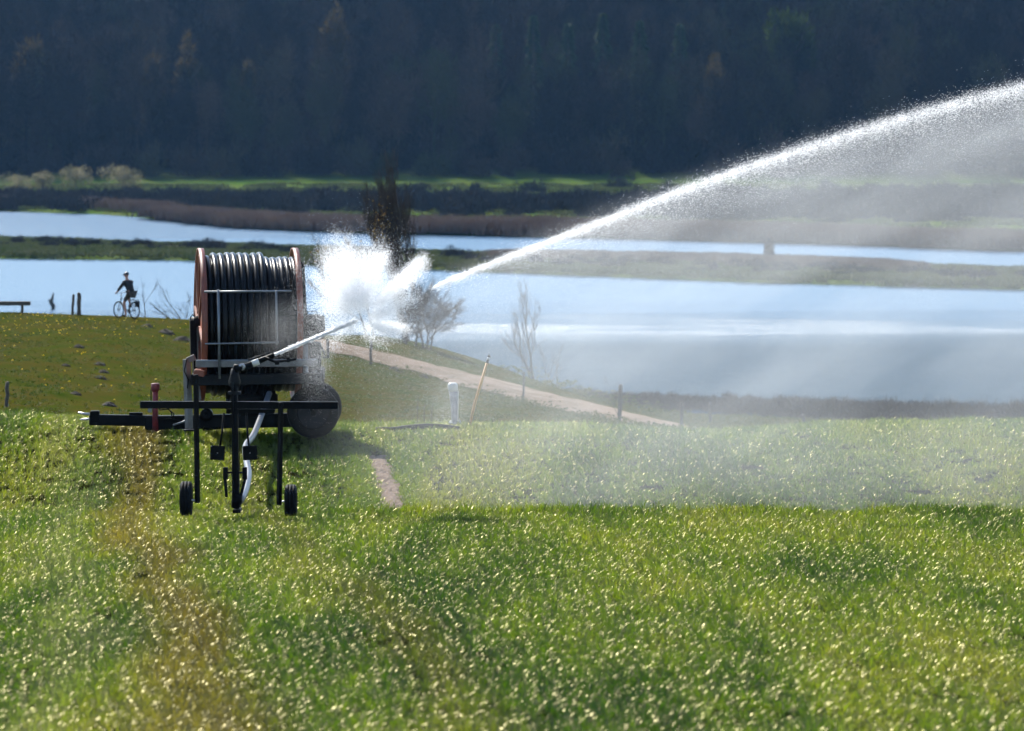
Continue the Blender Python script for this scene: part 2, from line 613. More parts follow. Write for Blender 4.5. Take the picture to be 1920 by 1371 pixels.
def twigs_mesh(name, n, rx, ry, rz, z0, length, width, seed, mat, up=0.5, shell=0.5, hemi=False, trunk=None, lumps=9):
    """crown of thin twigs in uneven clumps"""
    g = np.random.default_rng(seed)
    c = g.normal(0, 1, (lumps, 3)); c /= np.linalg.norm(c, axis=1)[:, None]
    c *= g.uniform(0.25, 0.78, (lumps, 1))
    if hemi:
        c[:, 2] = np.abs(c[:, 2])
    cr = g.uniform(0.28, 0.5, lumps)
    k = g.integers(0, lumps, n)
    d = g.normal(0, 1, (n, 3)); d /= np.linalg.norm(d, axis=1)[:, None]
    rr = (shell + (1 - shell) * g.uniform(0, 1, n)) ** 0.6
    p = c[k] + d * (cr[k] * rr)[:, None]
    if hemi:
        p[:, 2] = np.abs(p[:, 2])
    ctr = np.array([rx, ry, rz])
    p = p * ctr + np.array([0, 0, z0])
    out = d * 0.7 + np.array([0, 0, up]) + g.normal(0, 0.35, (n, 3))
    out /= np.linalg.norm(out, axis=1)[:, None]
    L = length * g.uniform(0.5, 1.4, n)[:, None]
    side = np.cross(out, g.normal(0, 1, (n, 3)))
    side /= np.linalg.norm(side, axis=1)[:, None] + 1e-9
    wv_ = side * (width * g.uniform(0.6, 1.4, n)[:, None])
    v = np.stack([p - wv_ / 2, p + wv_ / 2, p + out * L], 1).reshape(-1, 3)
    f = np.arange(3 * n).reshape(-1, 3)
    if trunk is not None:
        tv = np.array([tuple(q) for q in trunk.v])
        tf = []
        for q in trunk.f:
            for i in range(1, len(q) - 1):
                tf.append((q[0], q[i], q[i + 1]))
        f = np.concatenate([f, np.array(tf) + len(v)])
        v = np.concatenate([v, tv])
    me = np_mesh(name, v, f, 3)
    me.materials.append(mat)
    return me


def scatter(name, protos, pts, rot, scl, label, mats=None):
    """one uncountable mass: instances of small patches on points (geometry nodes)"""
    pc = bpy.data.collections.new(name + "_patches")
    for i, me in enumerate(protos):
        po = bpy.data.objects.new("%s_patch_%02d" % (name, i), me)
        pc.objects.link(po)
    me = bpy.data.meshes.new(name)
    pts = np.asarray(pts, dtype=np.float32)
    me.vertices.add(len(pts))
    me.vertices.foreach_set("co", pts.ravel())
    N = len(pts)
    a = me.attributes.new("rz", 'FLOAT', 'POINT'); a.data.foreach_set("value", np.asarray(rot, dtype=np.float32))
    a = me.attributes.new("sc", 'FLOAT', 'POINT'); a.data.foreach_set("value", np.asarray(scl, dtype=np.float32))
    a = me.attributes.new("idx", 'INT', 'POINT'); a.data.foreach_set("value", rng.integers(0, len(protos), N).astype(np.int32))
    o = obj(name, me)
    tree = bpy.data.node_groups.new(name + "_nodes", 'GeometryNodeTree')
    tree.interface.new_socket("Geometry", in_out='INPUT', socket_type='NodeSocketGeometry')
    tree.interface.new_socket("Geometry", in_out='OUTPUT', socket_type='NodeSocketGeometry')
    N_ = tree.nodes
    gi = N_.new('NodeGroupInput'); go = N_.new('NodeGroupOutput')
    iop = N_.new('GeometryNodeInstanceOnPoints')
    ci = N_.new('GeometryNodeCollectionInfo')
    ci.inputs["Collection"].default_value = pc
    ci.inputs["Separate Children"].default_value = True
    ci.inputs["Reset Children"].default_value = True
    L = tree.links

    def named(nm, ty):
        q = N_.new('GeometryNodeInputNamedAttribute'); q.data_type = ty
        q.inputs["Name"].default_value = nm
        return q.outputs["Attribute"]
    L.new(gi.outputs[0], iop.inputs["Points"])
    L.new(ci.outputs[0], iop.inputs["Instance"])
    iop.inputs["Pick Instance"].default_value = True
    L.new(named("idx", 'INT'), iop.inputs["Instance Index"])
    cx = N_.new('ShaderNodeCombineXYZ')
    L.new(named("rz", 'FLOAT'), cx.inputs[2])
    L.new(cx.outputs[0], iop.inputs["Rotation"])
    L.new(named("sc", 'FLOAT'), iop.inputs["Scale"])
    L.new(iop.outputs[0], go.inputs[0])
    md = o.modifiers.new("scatter", 'NODES')
    md.node_group = tree
    o["kind"] = "stuff"
    o["label"] = label
    return o


def grid_points(y0, y1, spacing, xfun, jitter=0.5):
    pts = []
    y = y0
    while y < y1:
        x0, x1 = xfun(y)
        xs_ = np.arange(x0, x1, spacing)
        xs_ = xs_ + rng.uniform(-jitter, jitter, len(xs_)) * spacing
        ys_ = y + rng.uniform(-jitter, jitter, len(xs_)) * spacing
        pts.append(np.stack([xs_, ys_], -1))
        y += spacing
    p = np.concatenate(pts)
    return np.concatenate([p, H(p[:, 0], p[:, 1])[:, None]], 1)


# ------------------------------------------------------------------ the crop field
TRACK = [(-1.72, 86.0), (-1.86, 87.5), (-1.95, 89), (-2.05, 91), (-2.2, 93), (-2.33, 95), (-2.42, 96.6)]


def track_dist(x, y):
    tx = np.interp(y, [p[1] for p in TRACK], [p[0] for p in TRACK])
    d = np.abs(x - tx)
    return np.where((y > 86) & (y < 96.6), d, 9.0)


def crop_material():
    m, n, l, b = nt("crop_leaf")
    n.remove(b)
    t = noise(n, l, 0.30, 4, 0.62, 'pos', (1.6, 0.16, 1))
    t2 = noise(n, l, 7.0, 2, 0.5, 'pos')
    a = n.new("ShaderNodeMath"); a.operation = 'MULTIPLY_ADD'
    l.new(t2.outputs["Fac"], a.inputs[0]); a.inputs[1].default_value = 0.5; l.new(t.outputs["Fac"], a.inputs[2])
    r = ramp(n, [(0.60, (0.012, 0.034, 0.001)), (0.71, (0.036, 0.068, 0.002)), (0.80, (0.070, 0.102, 0.004)), (0.92, (0.108, 0.118, 0.009))])
    l.new(a.outputs[0], r.inputs[0])
    gp = n.new("ShaderNodeNewGeometry"); sp = n.new("ShaderNodeSeparateXYZ"); l.new(gp.outputs["Position"], sp.inputs[0])
    col = r.outputs[0]

    def streak(col, slope, off, width, c, amt):
        """old stubble showing along a drill line"""
        u = n.new("ShaderNodeMath"); u.operation = 'MULTIPLY_ADD'
        l.new(sp.outputs[1], u.inputs[0]); u.inputs[1].default_value = slope; l.new(sp.outputs[0], u.inputs[2])
        w = n.new("ShaderNodeMath"); w.operation = 'MULTIPLY_ADD'
        l.new(t.outputs["Fac"], w.inputs[0]); w.inputs[1].default_value = 2.2; l.new(u.outputs[0], w.inputs[2])
        v = n.new("ShaderNodeMath"); v.operation = 'ADD'; l.new(w.outputs[0], v.inputs[0]); v.inputs[1].default_value = off - 1.1
        ab = n.new("ShaderNodeMath"); ab.operation = 'ABSOLUTE'; l.new(v.outputs[0], ab.inputs[0])
        mr = n.new("ShaderNodeMapRange"); mr.interpolation_type = 'SMOOTHSTEP'; l.new(ab.outputs[0], mr.inputs["Value"])
        mr.inputs["From Min"].default_value = 0.0; mr.inputs["From Max"].default_value = width
        mr.inputs["To Min"].default_value = amt; mr.inputs["To Max"].default_value = 0.0
        mx = n.new("ShaderNodeMix"); mx.data_type = 'RGBA'
        l.new(mr.outputs[0], mx.inputs["Factor"]); l.new(col, mx.inputs["A"]); mx.inputs["B"].default_value = (*c, 1)
        return mx.outputs["Result"]
    col = streak(col, 0.085, -1.25, 0.85, (0.10, 0.060, 0.010), 0.6)
    col = streak(col, 0.078, 0.40, 0.6, (0.13, 0.14, 0.045), 0.28)
    col = streak(col, 0.085, -3.3, 0.6, (0.10, 0.085, 0.012), 0.35)
    d = n.new("ShaderNodeBsdfDiffuse"); l.new(col, d.inputs["Color"])
    hs = n.new("ShaderNodeHueSaturation"); hs.inputs["Saturation"].default_value = 1.0; hs.inputs["Value"].default_value = 2.75
    l.new(col, hs.inputs["Color"])
    tr = n.new("ShaderNodeBsdfTranslucent"); l.new(hs.outputs[0], tr.inputs["Color"])
    m1 = n.new("ShaderNodeMixShader"); m1.inputs[0].default_value = 0.5
    l.new(d.outputs[0], m1.inputs[1]); l.new(tr.outputs[0], m1.inputs[2])
    gl = n.new("ShaderNodeBsdfGlossy"); gl.inputs["Roughness"].default_value = 0.34; gl.inputs["Color"].default_value = (1.0, 0.92, 0.56, 1)
    m2 = n.new("ShaderNodeMixShader"); m2.inputs[0].default_value = 0.062
    l.new(m1.outputs[0], m2.inputs[1]); l.new(gl.outputs[0], m2.inputs[2])
    l.new(m2.outputs[0], n["Material Output"].inputs["Surface"])
    return m


M['crop'] = crop_material()
PS = 0.75
crop_protos = [blades_mesh("crop_patch", 460, PS * 1.04, 0.05, 0.115 + 0.0045 * i, 0.0108, 1.45, 100 + i, M['crop'], rows=5) for i in range(18)]
cps = []
y = 36.0
while y < 107.5:
    w = 0.1 * y + 3
    sh = -0.085 * (y - 45)
    k0, k1 = int((-w - sh) / PS), int((w - sh) / PS) + 1
    xs_ = np.arange(k0, k1) * PS + sh
    cps.append(np.stack([xs_ + rng.integers(-2, 3, len(xs_)) * .15, y + rng.uniform(-.18, .18, len(xs_))], -1))
    y += 0.36
pts = np.concatenate(cps)
pts[:, 0] = pts[:, 0] + 0 * pts[:, 1]
pts = np.concatenate([pts, H(pts[:, 0], pts[:, 1])[:, None]], 1)
pts = pts[track_dist(pts[:, 0], pts[:, 1]) > 0.45]
N = len(pts)
sc = rng.uniform(0.98, 1.06, N) * (1.06 + 0.12 * np.clip(np.sin(pts[:, 0] * 1.3 + 2 * np.sin(pts[:, 1] * .7)) * np.sin(pts[:, 1] * 1.1 + pts[:, 0]), -1, 1))
nr = (np.abs(pts[:, 0] + 4.25) < 1.2) & (pts[:, 1] > 79.5) & (pts[:, 1] < 84)
sc[nr] *= 0.8
scatter("crop_grass", crop_protos, pts, np.where(rng.random(N) < .5, 0.085, math.pi + 0.085), sc, "short green cereal crop glittering in the low light")
# taller tufts along the brow of the near field
tuft = [blades_mesh("brow_patch", 90, 0.4, 0.12, 0.26, 0.016, 1.0, 140 + i, M['crop']) for i in range(4)]
px_ = rng.uniform(-3.2, 12, 520)
px_ = px_[(np.sin(px_ * 2.1) + np.sin(px_ * .9 + 1) + rng.normal(0, .8, len(px_))) > 0]
tp = np.stack([px_, 84.1 + rng.normal(0, .35, len(px_))], -1)
tp = np.concatenate([tp, H(tp[:, 0], tp[:, 1])[:, None]], 1)
ey_ = rng.uniform(85.8, 97.2, 1500)
ex_ = np.interp(ey_, [p[1] for p in TRACK], [p[0] for p in TRACK]) + np.where(rng.random(1500) < .5, -1, 1) * rng.uniform(.25, .66, 1500)
ez = np.stack([ex_, ey_], -1)
ez = np.concatenate([ez, H(ez[:, 0], ez[:, 1])[:, None]], 1)
tuft2 = [blades_mesh("edge_patch", 40, 0.22, 0.06, 0.14, 0.0145, 1.2, 160 + i, M['crop']) for i in range(4)]
scatter("track_edge_grass", tuft2, ez, rng.uniform(0, 6.28, len(ez)), rng.uniform(.8, 1.1, len(ez)), "crop growing up to both edges of the bare wheel track")
scatter("brow_tufts", tuft, tp, rng.uniform(0, 6.28, len(tp)), rng.uniform(.6, 1.15, len(tp)), "taller dark grass tufts along the brow of the near field")

# bare sandy wheel track with clods
tm = simple("track_soil", (0.22, 0.16, 0.12), (0.12, 0.085, 0.06), 6, 0.95, spec=0.1, src='pos', bump=0.8)
tv, tf = [], []
g = np.random.default_rng(3)
rows = np.linspace(86.2, 96.4, 60)
for i, y in enumerate(rows):
    cx = float(np.interp(y, [p[1] for p in TRACK], [p[0] for p in TRACK]))
    wd = 0.23 + 0.05 * math.sin(y * 3) + g.uniform(-.03, .03)
    for k in range(9):
        x = cx + (k / 8 - 0.5) * 2 * wd
        tv.append((x, y, Hs(x, y) + 0.012 + (0.035 * g.uniform(0, 1) if 0 < k < 8 else 0.0)))
for i in range(len(rows) - 1):
    for k in range(8):
        a = i * 9 + k
        tf.append((a, a + 1, a + 10, a + 9))
tag(struct(obj("bare_track", quads_mesh("bare_track", tv, tf), tm)), "narrow bare sandy wheel track in the crop right of the gun cart")

# ------------------------------------------------------------------ meadow sward
M['meadow_leaf'] = leafy("meadow_leaf", [(0.3, (0.026, 0.056, 0.006)), (0.45, (0.060, 0.080, 0.012)), (0.56, (0.098, 0.088, 0.022)), (0.70, (0.044, 0.072, 0.009))],
                         0.5, 0.3, 0.7, 0.1, stretch=(1, 0.35, 1), fine=5)
mead_protos = [blades_mesh("meadow_patch", 420, 2.2, 0.03, 0.085, 0.02, 1.2, 200 + i, M['meadow_leaf'], 2) for i in range(5)]
pts = grid_points(108, 232, 1.8, lambda y: (-(0.1 * y + 4), 0.075 * y + 3))
ypx = np.interp(pts[:, 0], *YP)
keep = ~((np.abs(pts[:, 1] - ypx) < 1.35) & (pts[:, 0] > -9.2)) & (pts[:, 2] > 0.3)
pts = pts[keep]
N = len(pts)
scatter("meadow_grass", mead_protos, pts, rng.uniform(0, 6.28, N), rng.uniform(0.6, 1.2, N), "short dry olive meadow grass on the slope above the lake")
pts = grid_points(230, 345, 2.6, lambda y: (0.0, 0.11 * y + 6))
pts = pts[pts[:, 2] > 0.6]
N = len(pts)
scatter("bank_grass", mead_protos, pts, rng.uniform(0, 6.28, N), rng.uniform(1.2, 2.2, N), "rough green grass on the low bank by the near shore")

# yellow flowers
M['petal'] = leafy("petal_yellow", [(0.3, (0.62, 0.42, 0.02)), (0.7, (0.5, 0.36, 0.03))], 3, 0.3, 0.6, 0.2)
g = np.random.default_rng(21)
fv, ff = [], []
for i in range(230):
    y = g.uniform(180, 213) if g.random() < 0.75 else g.uniform(125, 180)
    x = g.uniform(-(0.097 * y), -(0.05 * y))
    if g.random() < 0.6:
        x = -0.0755 * y + g.normal(0, 1.6) if g.random() < .5 else -0.09 * y + g.normal(0, 1.0)
    z = Hs(x, y) + g.uniform(0.06, 0.13)
    r = g.uniform(0.02, 0.038)
    o = len(fv)
    a0 = g.uniform(0, 6.28)
    fv.append((x, y, z + 0.012))
    for k in range(6):
        a = a0 + k * math.pi / 3
        fv.append((x + r * math.cos(a), y + r * math.sin(a), z - 0.01 + g.uniform(-.02, .02)))
    for k in range(6):
        ff.append((o, o + 1 + k, o + 1 + (k + 1) % 6))
tag(obj("meadow_flowers", quads_mesh("meadow_flowers", fv, ff), 'petal'), "scattered yellow flowers in the meadow below the cyclist", kind="stuff")

# ------------------------------------------------------------------ far side: wood, hedges, reeds, shrubs
wt, n, l, b = nt("wood_twig")
b.inputs["Roughness"].default_value = 0.95; b.inputs["Specular IOR Level"].default_value = 0.05
oi = n.new("ShaderNodeObjectInfo")
tn = noise(n, l, 0.012, 3, 0.6)
ad = n.new("ShaderNodeMath"); ad.operation = 'MULTIPLY_ADD'; l.new(tn.outputs["Fac"], ad.inputs[0]); ad.inputs[1].default_value = 1.1; ad.inputs[2].default_value = -0.55
ad2 = n.new("ShaderNodeMath"); ad2.operation = 'ADD'; l.new(ad.outputs[0], ad2.inputs[0]); l.new(oi.outputs["Random"], ad2.inputs[1])
r = ramp(n, [(0.0, (0.006, 0.006, 0.008)), (0.35, (0.014, 0.012, 0.012)), (0.6, (0.030, 0.022, 0.020)), (0.8, (0.055, 0.040, 0.034)), (0.95, (0.030, 0.038, 0.016))])
l.new(ad2.outputs[0], r.inputs[0]); l.new(r.outputs[0], b.inputs["Base Color"])
M['wood_twig'] = wt
M['conifer'] = simple("conifer_needles", (0.014, 0.036, 0.013), (0.032, 0.062, 0.02), 0.4, 0.8, spec=0.2, src='pos')
M['wood_pale'] = leafy("pale_twig", [(0.35, (0.028, 0.023, 0.013)), (0.65, (0.052, 0.041, 0.022))], 0.3, 0.5, 0.8, 0.1)
M['bud_green'] = leafy("bud_green", [(0.35, (0.013, 0.021, 0.006)), (0.65, (0.024, 0.033, 0.010))], 0.3, 0.5, 0.8, 0.1)
M['shrub_grey'] = leafy("shrub_grey", [(0.35, (0.06, 0.062, 0.04)), (0.65, (0.19, 0.17, 0.11))], 0.5, 0.55, 0.8, 0.1)
M['hedge'] = simple("hedge_twig", (0.028, 0.028, 0.030), (0.055, 0.048, 0.044), 0.15, 0.9, spec=0.1, src='pos')
M['reed'] = simple("reed", (0.17, 0.115, 0.09), (0.25, 0.175, 0.125), 0.08, 0.9, spec=0.1, src='pos')
M['bramble'] = simple("bramble", (0.035, 0.025, 0.024), (0.065, 0.046, 0.042), 0.5, 0.9, spec=0.1, src='pos')
M['sedge'] = simple("sedge", (0.11, 0.135, 0.034), (0.20, 0.185, 0.075), 0.12, 0.9, spec=0.1, src='pos')


def wood_trunk(h, seed, spread=0.35, r0=0.22, limbs=11):
    g = random.Random(seed)
    mb = MB()
    pts = [Vector((0, 0, -0.5))]
    for i in range(5):
        pts.append(Vector((g.uniform(-.25, .25) * i * .5, g.uniform(-.25, .25) * i * .5, h * (i + 1) / 6)))
    mb.tube(pts, [r0 * (1 - 0.16 * i) for i in range(6)], 5, caps=False)
    for k in range(limbs):
        t = g.uniform(0.3, 0.95)
        p = pts[0].lerp(pts[-1], t)
        a = g.uniform(0, 6.28)
        L = h * g.uniform(0.22, 0.42) * (1.15 - 0.6 * t)
        e = p + Vector((math.cos(a) * L * spread * 2, math.sin(a) * L * spread * 2, L * 0.85))
        m_ = p.lerp(e, 0.5) + Vector((math.cos(a), math.sin(a), -0.4)) * L * 0.12
        mb.tube([p, m_, e], [r0 * 0.4, r0 * 0.25, r0 * 0.08], 3, caps=False)
    return mb


protos = []
for i in range(7):
    h = 17 + 1.3 * i
    tr = wood_trunk(h, i)
    protos.append(twigs_mesh("wood_tree", 2300, 5.2 + 0.5 * (i % 3), 5.2, h * 0.42, h * 0.60, 1.5, 0.10, 300 + i, M['wood_twig'], 0.6, 0.2, trunk=tr, lumps=14))
g = np.random.default_rng(9)
fp, fr_, fs_ = [], [], []
y = 1078.0
while y < 1560:
    w = 0.115 * y + 30
    xs_ = np.arange(-w, w, 7.5 + (y - 1060) * 0.008)
    for x in xs_:
        fp.append((x + g.uniform(-3, 3), y + g.uniform(-4, 4), 0)); fr_.append(g.uniform(0, 6.28)); fs_.append(g.uniform(0.72, 1.15))
    y += 9.5 + (y - 1060) * 0.02
fp = np.array(fp); fp[:, 2] = H(fp[:, 0], fp[:, 1])
under_p = [twigs_mesh("wood_edge", 900, 5.0, 3.0, 5.5, 0.0, 1.2, 0.16, 330 + i, M['wood_twig'], 0.8, 0.1, hemi=True, lumps=14) for i in range(3)]
up_, y = [], 1068.0
while y < 1130:
    w = 0.115 * y + 30
    for x in np.arange(-w, w, 5.5):
        up_.append((x + g.uniform(-3, 3), y + g.uniform(-3, 3), 0))
    y += 9
up_ = np.array(up_); up_[:, 2] = H(up_[:, 0], up_[:, 1])
scatter("wood_edge_scrub", under_p, up_, g.uniform(0, 6.28, len(up_)), g.uniform(.7, 1.5, len(up_)), "dark undergrowth along the foot of the far wood")
scatter("bare_woodland", protos, fp, fr_, fs_, "dark bare woodland covering the whole far hillside")


def far_tree(name, px, py_top, d, hgt, wid, mat, label, cat="tree", kind='round', seed=1, group=None, base=None):
    x = (px - 960) * d / F
    z = Hs(x, d) if base is None else base
    t = thing(name, (x, d, z), label, cat, group)
    if kind == 'cone':
        mb = MB(); mb.tube([(0, 0, -.3), (0, 0, hgt * .95)], [.25, .05], 5, caps=False)
        mb.build("trunk", 'bark', t)
        g2 = np.random.default_rng(seed)
        n_ = 2600
        zz_ = g2.uniform(0.1, 1, n_) ** 0.8
        tier = 0.75 + 0.25 * np.sin(zz_ * 60 + g2.uniform(0, 6))
        r_ = wid / 2 * (1 - zz_) ** 0.8 * np.sqrt(g2.uniform(0.2, 1, n_)) * tier + 0.1
        a_ = g2.uniform(0, 6.28, n_)
        p = np.stack([r_ * np.cos(a_), r_ * np.sin(a_), zz_ * hgt], -1)
        out = np.stack([np.cos(a_), np.sin(a_), -0.35 + g2.normal(0, .25, n_)], -1)
        side = np.cross(out, g2.normal(0, 1, (n_, 3))); side /= np.linalg.norm(side, axis=1)[:, None]
        v = np.stack([p - side * .14, p + side * .14, p + out * g2.uniform(.5, 1.2, n_)[:, None]], 1).reshape(-1, 3)
        obj("crown", np_mesh("crown", v, np.arange(3 * n_).reshape(-1, 3), 3), mat, t)
    else:
        wood_trunk(hgt * 0.9, seed, 0.4, 0.016 * hgt + .04, 12).build("trunk", 'bark', t)
        k = 1.0 if kind == 'round' else 0.55
        obj("crown", twigs_mesh("crown", 3600, wid * 0.44, wid * 0.44, hgt * 0.56 * (1 if kind == 'round' else .9), hgt * (0.42 if kind == 'bush' else .56),
                                hgt * 0.055, hgt * 0.012 + 0.03, seed, M[mat] if isinstance(mat, str) else mat, 0.5, 0.3, hemi=False, lumps=16), mat, t)
    return t


# distinct trees in the wood (placed in the canopy gaps so that they show)
for (px, d, h, w, mat, kind, lab, nm) in [
    (60, 1115, 27, 11, 'wood_pale', 'round', "tall pale yellowish tree in the wood at upper left corner", "pale_tree"),
    (282, 1098, 21, 6, 'wood_pale', 'round', "small pale tree in the wood left of two pale crowns", "pale_tree"),
    (350, 1100, 22, 6.5, 'wood_pale', 'round', "buff crowned tree in the wood, middle of three pale crowns", "pale_tree"),
    (462, 1100, 20, 5, 'wood_pale', 'round', "slim buff tree in the wood, right of three pale crowns", "pale_tree"),
    (620, 1110, 25, 10, 'wood_pale', 'round', "broad greyish bare tree standing out in the dark wood", "grey_tree"),
    (1480, 1112, 28, 12, 'bud_green', 'round', "rounded greenish budding tree in the dark wood above the jet", "budding_tree"),
    (930, 1108, 25, 8, 'conifer', 'cone', "leftmost dark green conifer of the row on the hillside", "conifer_tree"),
    (1000, 1112, 26, 9, 'conifer', 'cone', "second dark green conifer from the left on the hillside", "conifer_tree"),
    (1065, 1106, 25, 9, 'conifer', 'cone', "third dark green conifer from the left on the hillside", "conifer_tree"),
    (1130, 1112, 26, 9, 'conifer', 'cone', "fourth dark green conifer from the left on the hillside", "conifer_tree"),
    (1200, 1108, 25, 9, 'conifer', 'cone', "fifth dark green conifer from the left on the hillside", "conifer_tree"),
    (1275, 1110, 24, 9, 'conifer', 'cone', "rightmost dark green conifer of the row on the hillside", "conifer_tree"),
    (1335, 1092, 18, 7, 'wood_pale', 'round', "low rusty brown tree in the wood above the jet", "brown_tree"),
]:
    far_tree(nm, px, 0, d, h, w, mat, lab, "tree", kind, int(px) + 7, "conifers on the hillside" if kind == 'cone' else None)

# round willows on the far meadow
for (px, d, h, w, lab, sd) in [
    (35, 960, 4.6, 9.0, "low grey willow thicket on the far meadow at left edge", 41),
    (80, 985, 4.2, 5.5, "small grey willow bush beside the low thicket at left edge", 44),
    (142, 1000, 5.6, 8.2, "round grey willow on the far meadow, left of the pale one", 42),
    (232, 1000, 6.2, 10.5, "broad pale grey willow on the far meadow below the wood", 43),
]:
    far_tree("willow_bush", px, 0, d, h, w, 'shrub_grey', lab, "bush", 'bush', sd)
far_tree("shore_bush", 790, 0, 905, 4.4, 5.0, 'hedge', "dark bush on the far meadow just right of the leaning tree", "bush", 'bush', 45)
far_tree("island_bush", 1442, 0, 604, 3.2, 1.6, 'hedge', "lone upright dark bush on the reedy strip in the lake", "bush", 'bush', 46)

hedge_p = [twigs_mesh("hedge_patch", 700, 3.4, 1.8, 1.9, 0.0, 0.7, 0.12, 500 + i, M['hedge'], 0.8, 0.1, hemi=True, lumps=12) for i in range(4)]
reed_p = [blades_mesh("reed_patch", 520, 6.0, 0.8, 1.7, 0.10, 0.25, 520 + i, M['reed'], 2) for i in range(4)]
sedge_p = [blades_mesh("sedge_patch", 420, 6.0, 0.25, 0.7, 0.12, 0.6, 540 + i, M['sedge'], 2) for i in range(4)]
bram_p = [twigs_mesh("bramble_patch", 900, 2.2, 1.6, 1.25, 0.0, 0.55, 0.045, 560 + i, M['bramble'], 0.4, 0.1, hemi=True, lumps=11) for i in range(4)]

g = np.random.default_rng(77)
P_h, P_r, P_s = [], [], []
for i in range(2600):                       # hedge bands on the far meadow
    px = g.uniform(-500, 2450)
    band = g.random()
    if band < 0.72:
        d = g.normal(868, 16) - 0.012 * (px - 500)
    else:
        d = g.normal(800, 5) if g.random() < .5 else g.normal(930, 30)
        if px < 1250 and g.random() < .85:
            continue
    x = (px - 960) * d / F
    P_h.append((x, d, Hs(x, d)))
extra = g.uniform(1250, 2450, 420)
for px in extra:
    d = g.normal(815, 22)
    x = (px - 960) * d / F
    P_h.append((x, d, Hs(x, d)))
P_h = np.array(P_h); P_h = P_h[P_h[:, 2] > 0.2]
scatter("hedge_scrub", hedge_p, P_h, g.uniform(0, 6.28, len(P_h)), g.uniform(0.7, 1.25, len(P_h)), "dark hedge of scrub across the far meadow")
for i in range(2300):                       # brown reeds along the far shore
    px = g.uniform(-500, 2450)
    ds = float(shore(FAR, np.array([px]))[0])
    wdt = np.interp(px, [-500, 0, 120, 330, 420, 1000, 2450], [25, 25, 14, 6, 22, 24, 22])
    d = ds + 4 + abs(g.normal(0, 0.5)) * wdt
    if px < 300:
        d += 18
    x = (px - 960) * d / F
    P_r.append((x, d, Hs(x, d)))
for i in range(900):                        # brown reed bed on the strip of land
    px = g.uniform(930, 1720)
    d0 = float(shore(ISL_B, np.array([px]))[0]); d1 = float(shore(ISL_F, np.array([px]))[0])
    d = d0 - 2 - abs(g.normal(0, .4)) * (d0 - d1) * .45
    x = (px - 960) * d / F
    P_r.append((x, d, Hs(x, d)))
P_r = np.array(P_r); P_r = P_r[P_r[:, 2] > 0.1]
r_low = np.where(P_r[:, 1] < 655, 0.5, 1.0)
scatter("reed_bed", reed_p, P_r, g.uniform(0, 6.28, len(P_r)), g.uniform(0.7, 1.15, len(P_r)) * r_low, "brown reeds fringing the far shore and the strip of land")
for i in range(2600):
    px = g.uniform(-500, 2450)
    d0 = float(shore(ISL_B, np.array([px]))[0]); d1 = float(shore(ISL_F, np.array([px]))[0])
    d = g.uniform(d1 + 3, d0 - 2)
    x = (px - 960) * d / F
    P_s.append((x, d, Hs(x, d)))
for i in range(2200):
    px = g.uniform(-500, 2450)
    d = g.uniform(740, 1050)
    x = (px - 960) * d / F
    P_s.append((x, d, Hs(x, d)))
P_s = np.array(P_s); P_s = P_s[P_s[:, 2] > 0.1]
scatter("sedge_tufts", sedge_p, P_s, g.uniform(0, 6.28, len(P_s)), g.uniform(0.6, 1.1, len(P_s)), "yellow green sedge on the low land across the lake")
P_k = []
for i in range(210):                        # dark low scrub on the strip of land
    px = g.uniform(-400, 2450)
    d0 = float(shore(ISL_B, np.array([px]))[0]); d1 = float(shore(ISL_F, np.array([px]))[0])
    u = 0.55 if px < 900 else 0.42
    d = d1 + (d0 - d1) * np.clip(g.normal(u if px < 900 else 0.35, 0.12), 0.08, .92)
    x = (px - 960) * d / F
    P_k.append((x, d, Hs(x, d)))
P_k = np.array(P_k)
scatter("island_scrub", hedge_p, P_k, g.uniform(0, 6.28, len(P_k)), g.uniform(0.35, 0.62, len(P_k)), "low dark scrub along the strip of land in the lake")
P_b = []
for i in range(520):                        # bramble belt on the near shore at right
    px = g.uniform(1075, 2450)
    yy = np.interp(px, [1075, 1150, 1300, 1500, 1920, 2450], [738, 744, 752, 765, 792, 828])
    d = 206000 / (yy - 150) + g.normal(0, 2.5)
    x = (px - 960) * d / F
    P_b.append((x, d, max(Hs(x, d), 0.05)))
P_b = np.array(P_b)
scatter("bramble_belt", bram_p, P_b, g.uniform(0, 6.28, len(P_b)), np.interp(P_b[:, 0], [3, 12, 31, 60], [.32, .42, .85, 1.0]) * g.uniform(0.7, 1.25, len(P_b)), "purple brown bramble belt along the near shore at right")


# ------------------------------------------------------------------ bare trees near the lake
def grow(mb, tw, p, d, L, r, depth, g, bias, spread=0.55, shrink=0.72, kids=(2, 3)):
    n = 4
    pts = [p]
    for i in range(n):
        d = (d + Vector((g.gauss(0, .13), g.gauss(0, .13), g.gauss(0, .09))) + bias * 0.16).normalized()
        pts.append(pts[-1] + d * L / n)
    rad = [r * (1 - 0.4 * i / n) for i in range(n + 1)]
    if depth <= 1:
        tw.tube(pts, [x * (1 - .7 * i / n) for i, x in enumerate(rad)], 3, caps=False)
    else:
        mb.tube(pts, rad, 6 if depth > 3 else 4, caps=False)
    if depth == 0:
        return
    for k in range(g.randint(*kids) + (1 if depth > 2 else 0)):
        i = g.randint(1, n)
        nd = (d + Vector((g.gauss(0, spread), g.gauss(0, spread), g.gauss(0, spread * .6)))).normalized()
        grow(mb, tw, pts[i], nd, L * shrink * g.uniform(.75, 1.15), rad[i] * 0.6, depth - 1, g, bias, spread, shrink, kids)
    nd = (d + Vector((g.gauss(0, .2), g.gauss(0, .2), g.gauss(0, .15)))).normalized()
    grow(mb, tw, pts[-1], nd, L * shrink, rad[-1], depth - 1, g, bias, spread, shrink, kids)


